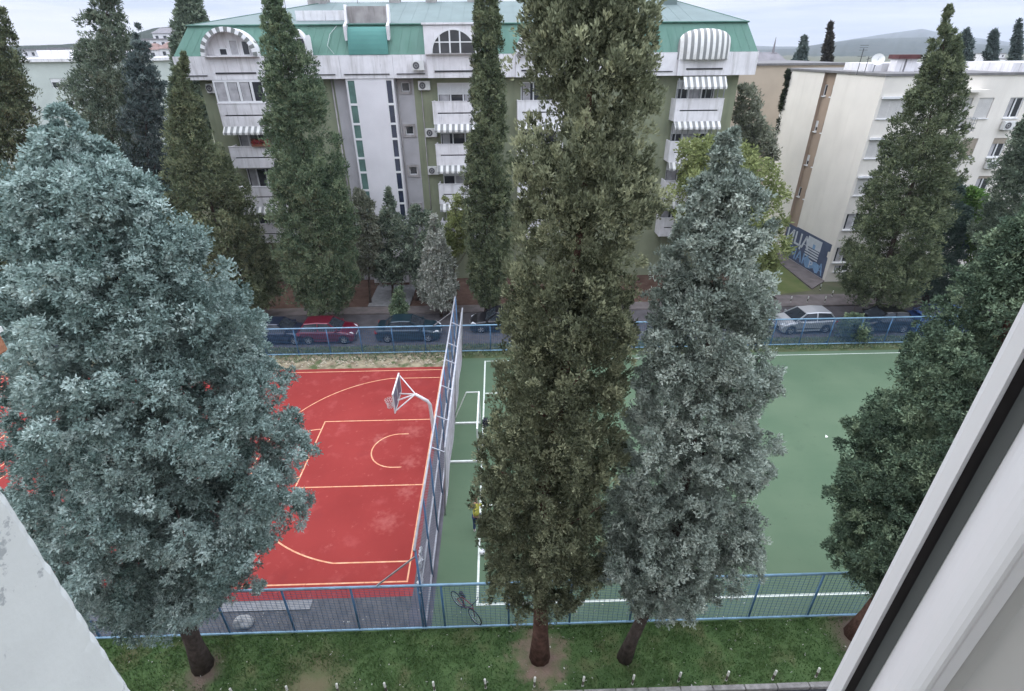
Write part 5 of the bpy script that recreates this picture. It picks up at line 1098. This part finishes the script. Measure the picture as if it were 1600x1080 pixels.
conifer('cypress', 'full green cypress standing between the left balconies and the stair tower', yb((500, 503)), [(-45, 419, 429), (0, 412, 438), (50, 408, 465), (100, 408, 490), (150, 410, 508), (200, 412, 524), (260, 415, 540), (320, 420, 555), (380, 430, 565), (430, 442, 567), (465, 455, 560), (485, 478, 545)], L_green, seed=25, spacing=.75, br=.55, elev=58, hue=.55, **FAR)
conifer('cypress', 'narrow column cypress in front of the middle balconies', yb((760, 498)), [(-80, 748, 766), (-50, 742, 778), (0, 738, 785), (100, 735, 787), (200, 728, 797), (260, 722, 800), (320, 718, 805), (380, 720, 805), (430, 726, 800), (460, 736, 793), (480, 748, 782)], L_olive, seed=26, spacing=.62, br=.42, elev=72, hue=.5, **FAR)
conifer('cypress', 'olive cypress with a thin spire top in front of the cream block', yb((1370, 498)), [(12, 1477, 1485), (50, 1464, 1490), (90, 1450, 1496), (130, 1434, 1498), (180, 1408, 1500), (230, 1388, 1498), (280, 1366, 1492), (330, 1346, 1478), (380, 1326, 1463), (430, 1314, 1448), (460, 1322, 1425), (480, 1345, 1400)], L_olive, seed=27, spacing=.75, br=.55, elev=48, hue=.55, **FAR)
conifer('cypress', 'soft blue green cypress behind the spire topped cypress', (AT((1450, 480), 23.5)[0], 23.5), [(285, 1480, 1500), (340, 1440, 1508), (400, 1425, 1500), (450, 1405, 1492), (480, 1410, 1480)], leafmat('soft_blue_green_leaf', (.05, .085, .07), (.095, .14, .115), (.16, .215, .18)), seed=28, spacing=.8, br=.55, elev=45, **FAR)
conifer('cypress', 'dark cypress at the right edge before the cream block', (AT((1570, 420), 19)[0], 19.0), [(180, 1602, 1612), (230, 1575, 1645), (280, 1560, 1665), (330, 1545, 1680), (380, 1538, 1690), (430, 1530, 1690), (480, 1530, 1680)], L_deep, seed=29, spacing=.8, br=.55, elev=60, **FAR)
# cypress tips beyond the cream block and the green roof
fg_ = 'cypresses beyond the cream block'
TIP = dict(spacing=.55, br=.5, elong=1.5, plumes=6, tufts=5, blades=3, bl=.4, bw=.14, inner=.5, trunk_r=.2, limbs=0)
def tipt(label, px, rows, seed, y=66, m=None, el=70, gr=fg_): conifer('cypress', label, (AT((px, 130), y)[0], y), rows, m or L_bluedk, gr, seed=seed, elev=el, **TIP)
tipt('short leaning cypress tip, leftmost beyond the cream block', 1248, [(60, 1255, 1259), (75, 1248, 1261), (100, 1236, 1260), (130, 1228, 1262), (170, 1226, 1264), (330, 1226, 1264)], 31)
tipt('slim pointed cypress tip above the tan strip of the gable', 1289, [(40, 1296, 1299), (60, 1291, 1300), (85, 1284, 1301), (110, 1281, 1299), (200, 1276, 1299), (330, 1276, 1299)], 32, m=leafmat('brownish_cypress_leaf', (.035, .035, .032), (.06, .058, .05), (.10, .09, .075)))
tipt('bushy cypress tip just right of the spire topped cypress', 1503, [(52, 1505, 1512), (75, 1497, 1517), (105, 1490, 1515), (160, 1484, 1516), (330, 1484, 1516)], 33)
tipt('blunt column cypress tip before the distant white tower', 1545, [(52, 1550, 1556), (70, 1543, 1558), (110, 1536, 1556), (160, 1532, 1556), (330, 1532, 1556)], 34)
tipt('tallest pointed cypress tip, rightmost beyond the cream block', 1578, [(35, 1590, 1593), (60, 1583, 1595), (100, 1576, 1594), (140, 1570, 1592), (330, 1566, 1592)], 35, m=MATS.get('x') or L_bluedk)
tipt('open topped conifer rising behind the left end of the green roof', 298, [(-45, 288, 296), (-10, 280, 308), (20, 277, 318), (50, 274, 326), (90, 270, 330), (300, 270, 330)], 36, y=50, m=L_deep, el=30, gr=None)
# --- small trees and shrubs before the green-roofed house
SM = dict(plumes=7, tufts=6, blades=3, bl=.22, bw=.08, inner=.4, trunk_r=.1, limbs=5)
conifer('grey_cypress', 'small silvery grey cypress beside the far end of the divider fence', (AT((690, 495), 22.5)[0], 22.5), [(340, 674, 682), (380, 660, 702), (420, 650, 714), (455, 652, 720), (480, 668, 714)], L_pale, seed=41, spacing=.6, br=.45, elev=40, **SM)
conifer('fir_tree', 'small dark conifer with a thin leader in front of the stair tower', (AT((612, 450), 26)[0], 26.0), [(288, 603, 607), (310, 598, 614), (335, 588, 628), (360, 576, 645), (400, 572, 655), (430, 580, 648)], L_deep, seed=42, spacing=.75, br=.5, elev=25, **SM)
conifer('broadleaf_tree', 'loose grey green broadleaf tree left of the small dark conifer', (AT((575, 450), 25)[0], 25.0), [(300, 550, 572), (325, 545, 590), (360, 548, 598), (400, 555, 600), (425, 562, 592)], L_olv, seed=43, spacing=.8, br=.5, elev=25, jit=.9, **SM)
conifer('broadleaf_tree', 'dark bushy broadleaf tree between the small conifer and the silvery cypress', (AT((650, 450), 25.5)[0], 25.5), [(325, 640, 668), (350, 628, 690), (385, 622, 705), (420, 630, 700), (445, 640, 690)], L_deep, seed=44, spacing=.8, br=.55, elev=20, jit=.9, **SM)
conifer('broadleaf_tree', 'yellow green leafy tree below the middle balconies', (AT((705, 450), 24.5)[0], 24.5), [(312, 690, 728), (335, 684, 740), (365, 690, 740), (395, 696, 735)], L_yg, seed=45, spacing=.8, br=.5, elev=20, jit=.9, **SM)
conifer('sapling', 'thin sapling on the verge behind the dark green blue car', (AT((622, 515), 21)[0], 21.0), [(450, 618, 630), (470, 608, 640), (490, 606, 640), (502, 612, 632)], L_green, seed=46, spacing=.5, br=.3, elev=40, jit=.8, plumes=6, tufts=5, blades=3, bl=.2, bw=.07, inner=.3, trunk_r=.05, limbs=4)
BLF = dict(plumes=7, tufts=6, blades=3, bl=.30, bw=.12, inner=.3, trunk_r=.16, limbs=14, jit=.9)
conifer('ailanthus_tree', 'yellow green feathery tree behind the pale grey cypress', (AT((1130, 440), 24)[0], 24.0), [(222, 1070, 1100), (245, 1052, 1200), (280, 1046, 1218), (320, 1048, 1218), (360, 1060, 1222), (400, 1100, 1222), (425, 1150, 1212)], L_yg, seed=47, spacing=1.0, br=.75, elev=15, lowdens=.8, rough=.3, **BLF)
conifer('olive_tree', 'pale olive green tree between the green roofed house and the beige block', (AT((1160, 330), 33)[0], 33.0), [(128, 1155, 1175), (150, 1148, 1192), (185, 1142, 1198), (220, 1150, 1215), (250, 1160, 1215)], L_olv, seed=48, spacing=1.0, br=.75, elev=20, **BLF)
conifer('broadleaf_tree', 'bright green broadleaf tree before the right wing of the cream block', (AT((1525, 440), 24)[0], 24.0), [(298, 1512, 1535), (320, 1498, 1548), (355, 1490, 1552), (390, 1495, 1548), (410, 1505, 1540)], L_lime, seed=49, spacing=.8, br=.55, elev=15, **BLF)
conifer('ivy_column', 'dark ivy climbing the far edge of the cream block gable', (AT((1212, 330), 40)[0], 40.0), [(112, 1229, 1237), (150, 1222, 1236), (200, 1212, 1233), (250, 1204, 1228), (300, 1196, 1222), (350, 1190, 1216)], L_ivy, seed=50, spacing=.5, br=.42, elev=40, cat='climbing plant', plumes=6, tufts=5, blades=3, bl=.28, bw=.12, inner=.3, trunk_r=.1, limbs=3)
conifer('shrub', 'leafy green shrub by the pitch fence between the silver and black cars', (AT((1335, 535), 17.7)[0], 17.7), [(492, 1325, 1345), (505, 1312, 1358), (520, 1308, 1362), (532, 1315, 1356)], L_green, seed=51, spacing=.5, br=.32, elev=40, cat='shrub', jit=.9, plumes=7, tufts=5, blades=3, bl=.18, bw=.07, inner=.3, trunk_r=.04, limbs=5)
rng = np.random.RandomState(77); nfl = 420; P = np.stack([rng.uniform(-14.3, -12.9, nfl), rng.uniform(28.45, 28.72, nfl), 11.36+rng.rand(nfl)*.3], 1); D = unit(rng.randn(nfl, 3)+np.array([0, -.5, .6]))
blades_mesh('blooms', P, D, rng.uniform(.06, .13, nfl), rng.uniform(.05, .09, nfl), rng.rand(nfl), leafmat('red_bloom', (.10, .12, .04), (.40, .05, .05), (.55, .09, .12)), FP, rng)
# --- grass
rng = np.random.RandomState(3); N = 60000
gx = rng.uniform(-11, 18, N); gy = rng.uniform(-4.05, -1.98, N); keep = np.ones(N, bool)
for cx, cy, r in ((4.75, -3.05, 1.0), (-6.1, -3.1, .55), (-2.4, -3.7, .6), (15.4, -2.7, .7)): keep &= (np.hypot(gx-cx, gy-cy) > r*rng.uniform(.7, 1.5, N))
den = np.sin(gx*1.7+np.sin(gy*3))*.5+np.sin(gx*4.1+gy*2.7)*.5; keep &= rng.rand(N) < .65+.35*den
P = np.stack([gx, gy, np.full(N, .03)], 1)[keep]; n = len(P); D = unit(rng.randn(n, 3)*.45+np.array([0, 0, 1.]))
L_grass = leafmat('lawn_grass_blade', (.046, .088, .032), (.082, .150, .052), (.145, .205, .085), .3)
tag(blades_mesh('grass', P, D, rng.uniform(.05, .16, n), rng.uniform(.015, .035, n), np.clip(.45+.25*den[keep]+.2*rng.randn(n), 0, 1), L_grass, None, rng), 'short uneven grass covering the front lawn', 'grass', kind='stuff')
N = 9000; gx = rng.uniform(-20, 36, N); gy = np.where(gx < .3, rng.uniform(16.2, 18.1, N), rng.uniform(16.45, 18.1, N)); P = np.stack([gx, gy, np.full(N, .01)], 1); D = unit(rng.randn(N, 3)*.5+np.array([0, 0, 1.]))
tag(blades_mesh('weeds', P, D, rng.uniform(.08, .3, N), rng.uniform(.03, .07, N), rng.rand(N), L_green, None, rng), 'weedy grass along the verge behind the courts', 'weeds', kind='stuff')
# fallen pale litter and daisies
N = 420; gx = np.concatenate([rng.uniform(-11, 17, 260), rng.uniform(-8, 14, 160)]); gy = np.concatenate([rng.uniform(-4.0, -2.0, 260), rng.uniform(-1.9, -1.1, 160)])
P = np.stack([gx, gy, np.full(N, .07)], 1); P[260:, 2] = .015; D = unit(rng.randn(N, 3)*np.array([1, 1, .25]))
L_lit = leafmat('pale_petal', (.30, .30, .24), (.5, .5, .44), (.62, .62, .58), .2)
tag(blades_mesh('litter', P, D, rng.uniform(.03, .11, N), rng.uniform(.02, .06, N), rng.rand(N), L_lit, None, rng), 'pale petals and scraps scattered on the lawn edge', 'litter', kind='stuff')
# stones along the dry strip
mb = MB(); rng = np.random.RandomState(6)
for _ in range(260):
    x, y, r = rng.uniform(-20, .1), rng.uniform(15.6, 16.6), rng.uniform(.03, .12); mb.tube([(x-r, y, .0), (x, y+r*.2, r*.55), (x+r, y, 0)], [r*.3, r*.7, r*.25], 5)
tag(mb.build('rubble', mat('pale_rubble', (.42, .37, .28), .95, .25, 4), None, smooth=False), 'pale stones strewn along the dry strip behind the red court', 'rubble', kind='stuff')
# ------------------------------------------------------------------ air
b = MB(); b.box(-6100, 6100, -500, 6200, -3, 260); hz = b.build('haze', bpy.data.materials.new('haze_air'), None); tag(hz, 'thin pale haze that fades the distant hills', 'haze', kind='stuff')
hm = hz.data.materials[0]; hm.use_nodes = True; ht = hm.node_tree; ht.nodes.clear(); ho = nn(ht, 'ShaderNodeOutputMaterial'); hv = nn(ht, 'ShaderNodeVolumePrincipled')
hv.inputs['Color'].default_value = (.80, .86, .96, 1); hv.inputs['Density'].default_value = 2.0e-4; ht.links.new(hv.outputs[0], ho.inputs['Volume'])
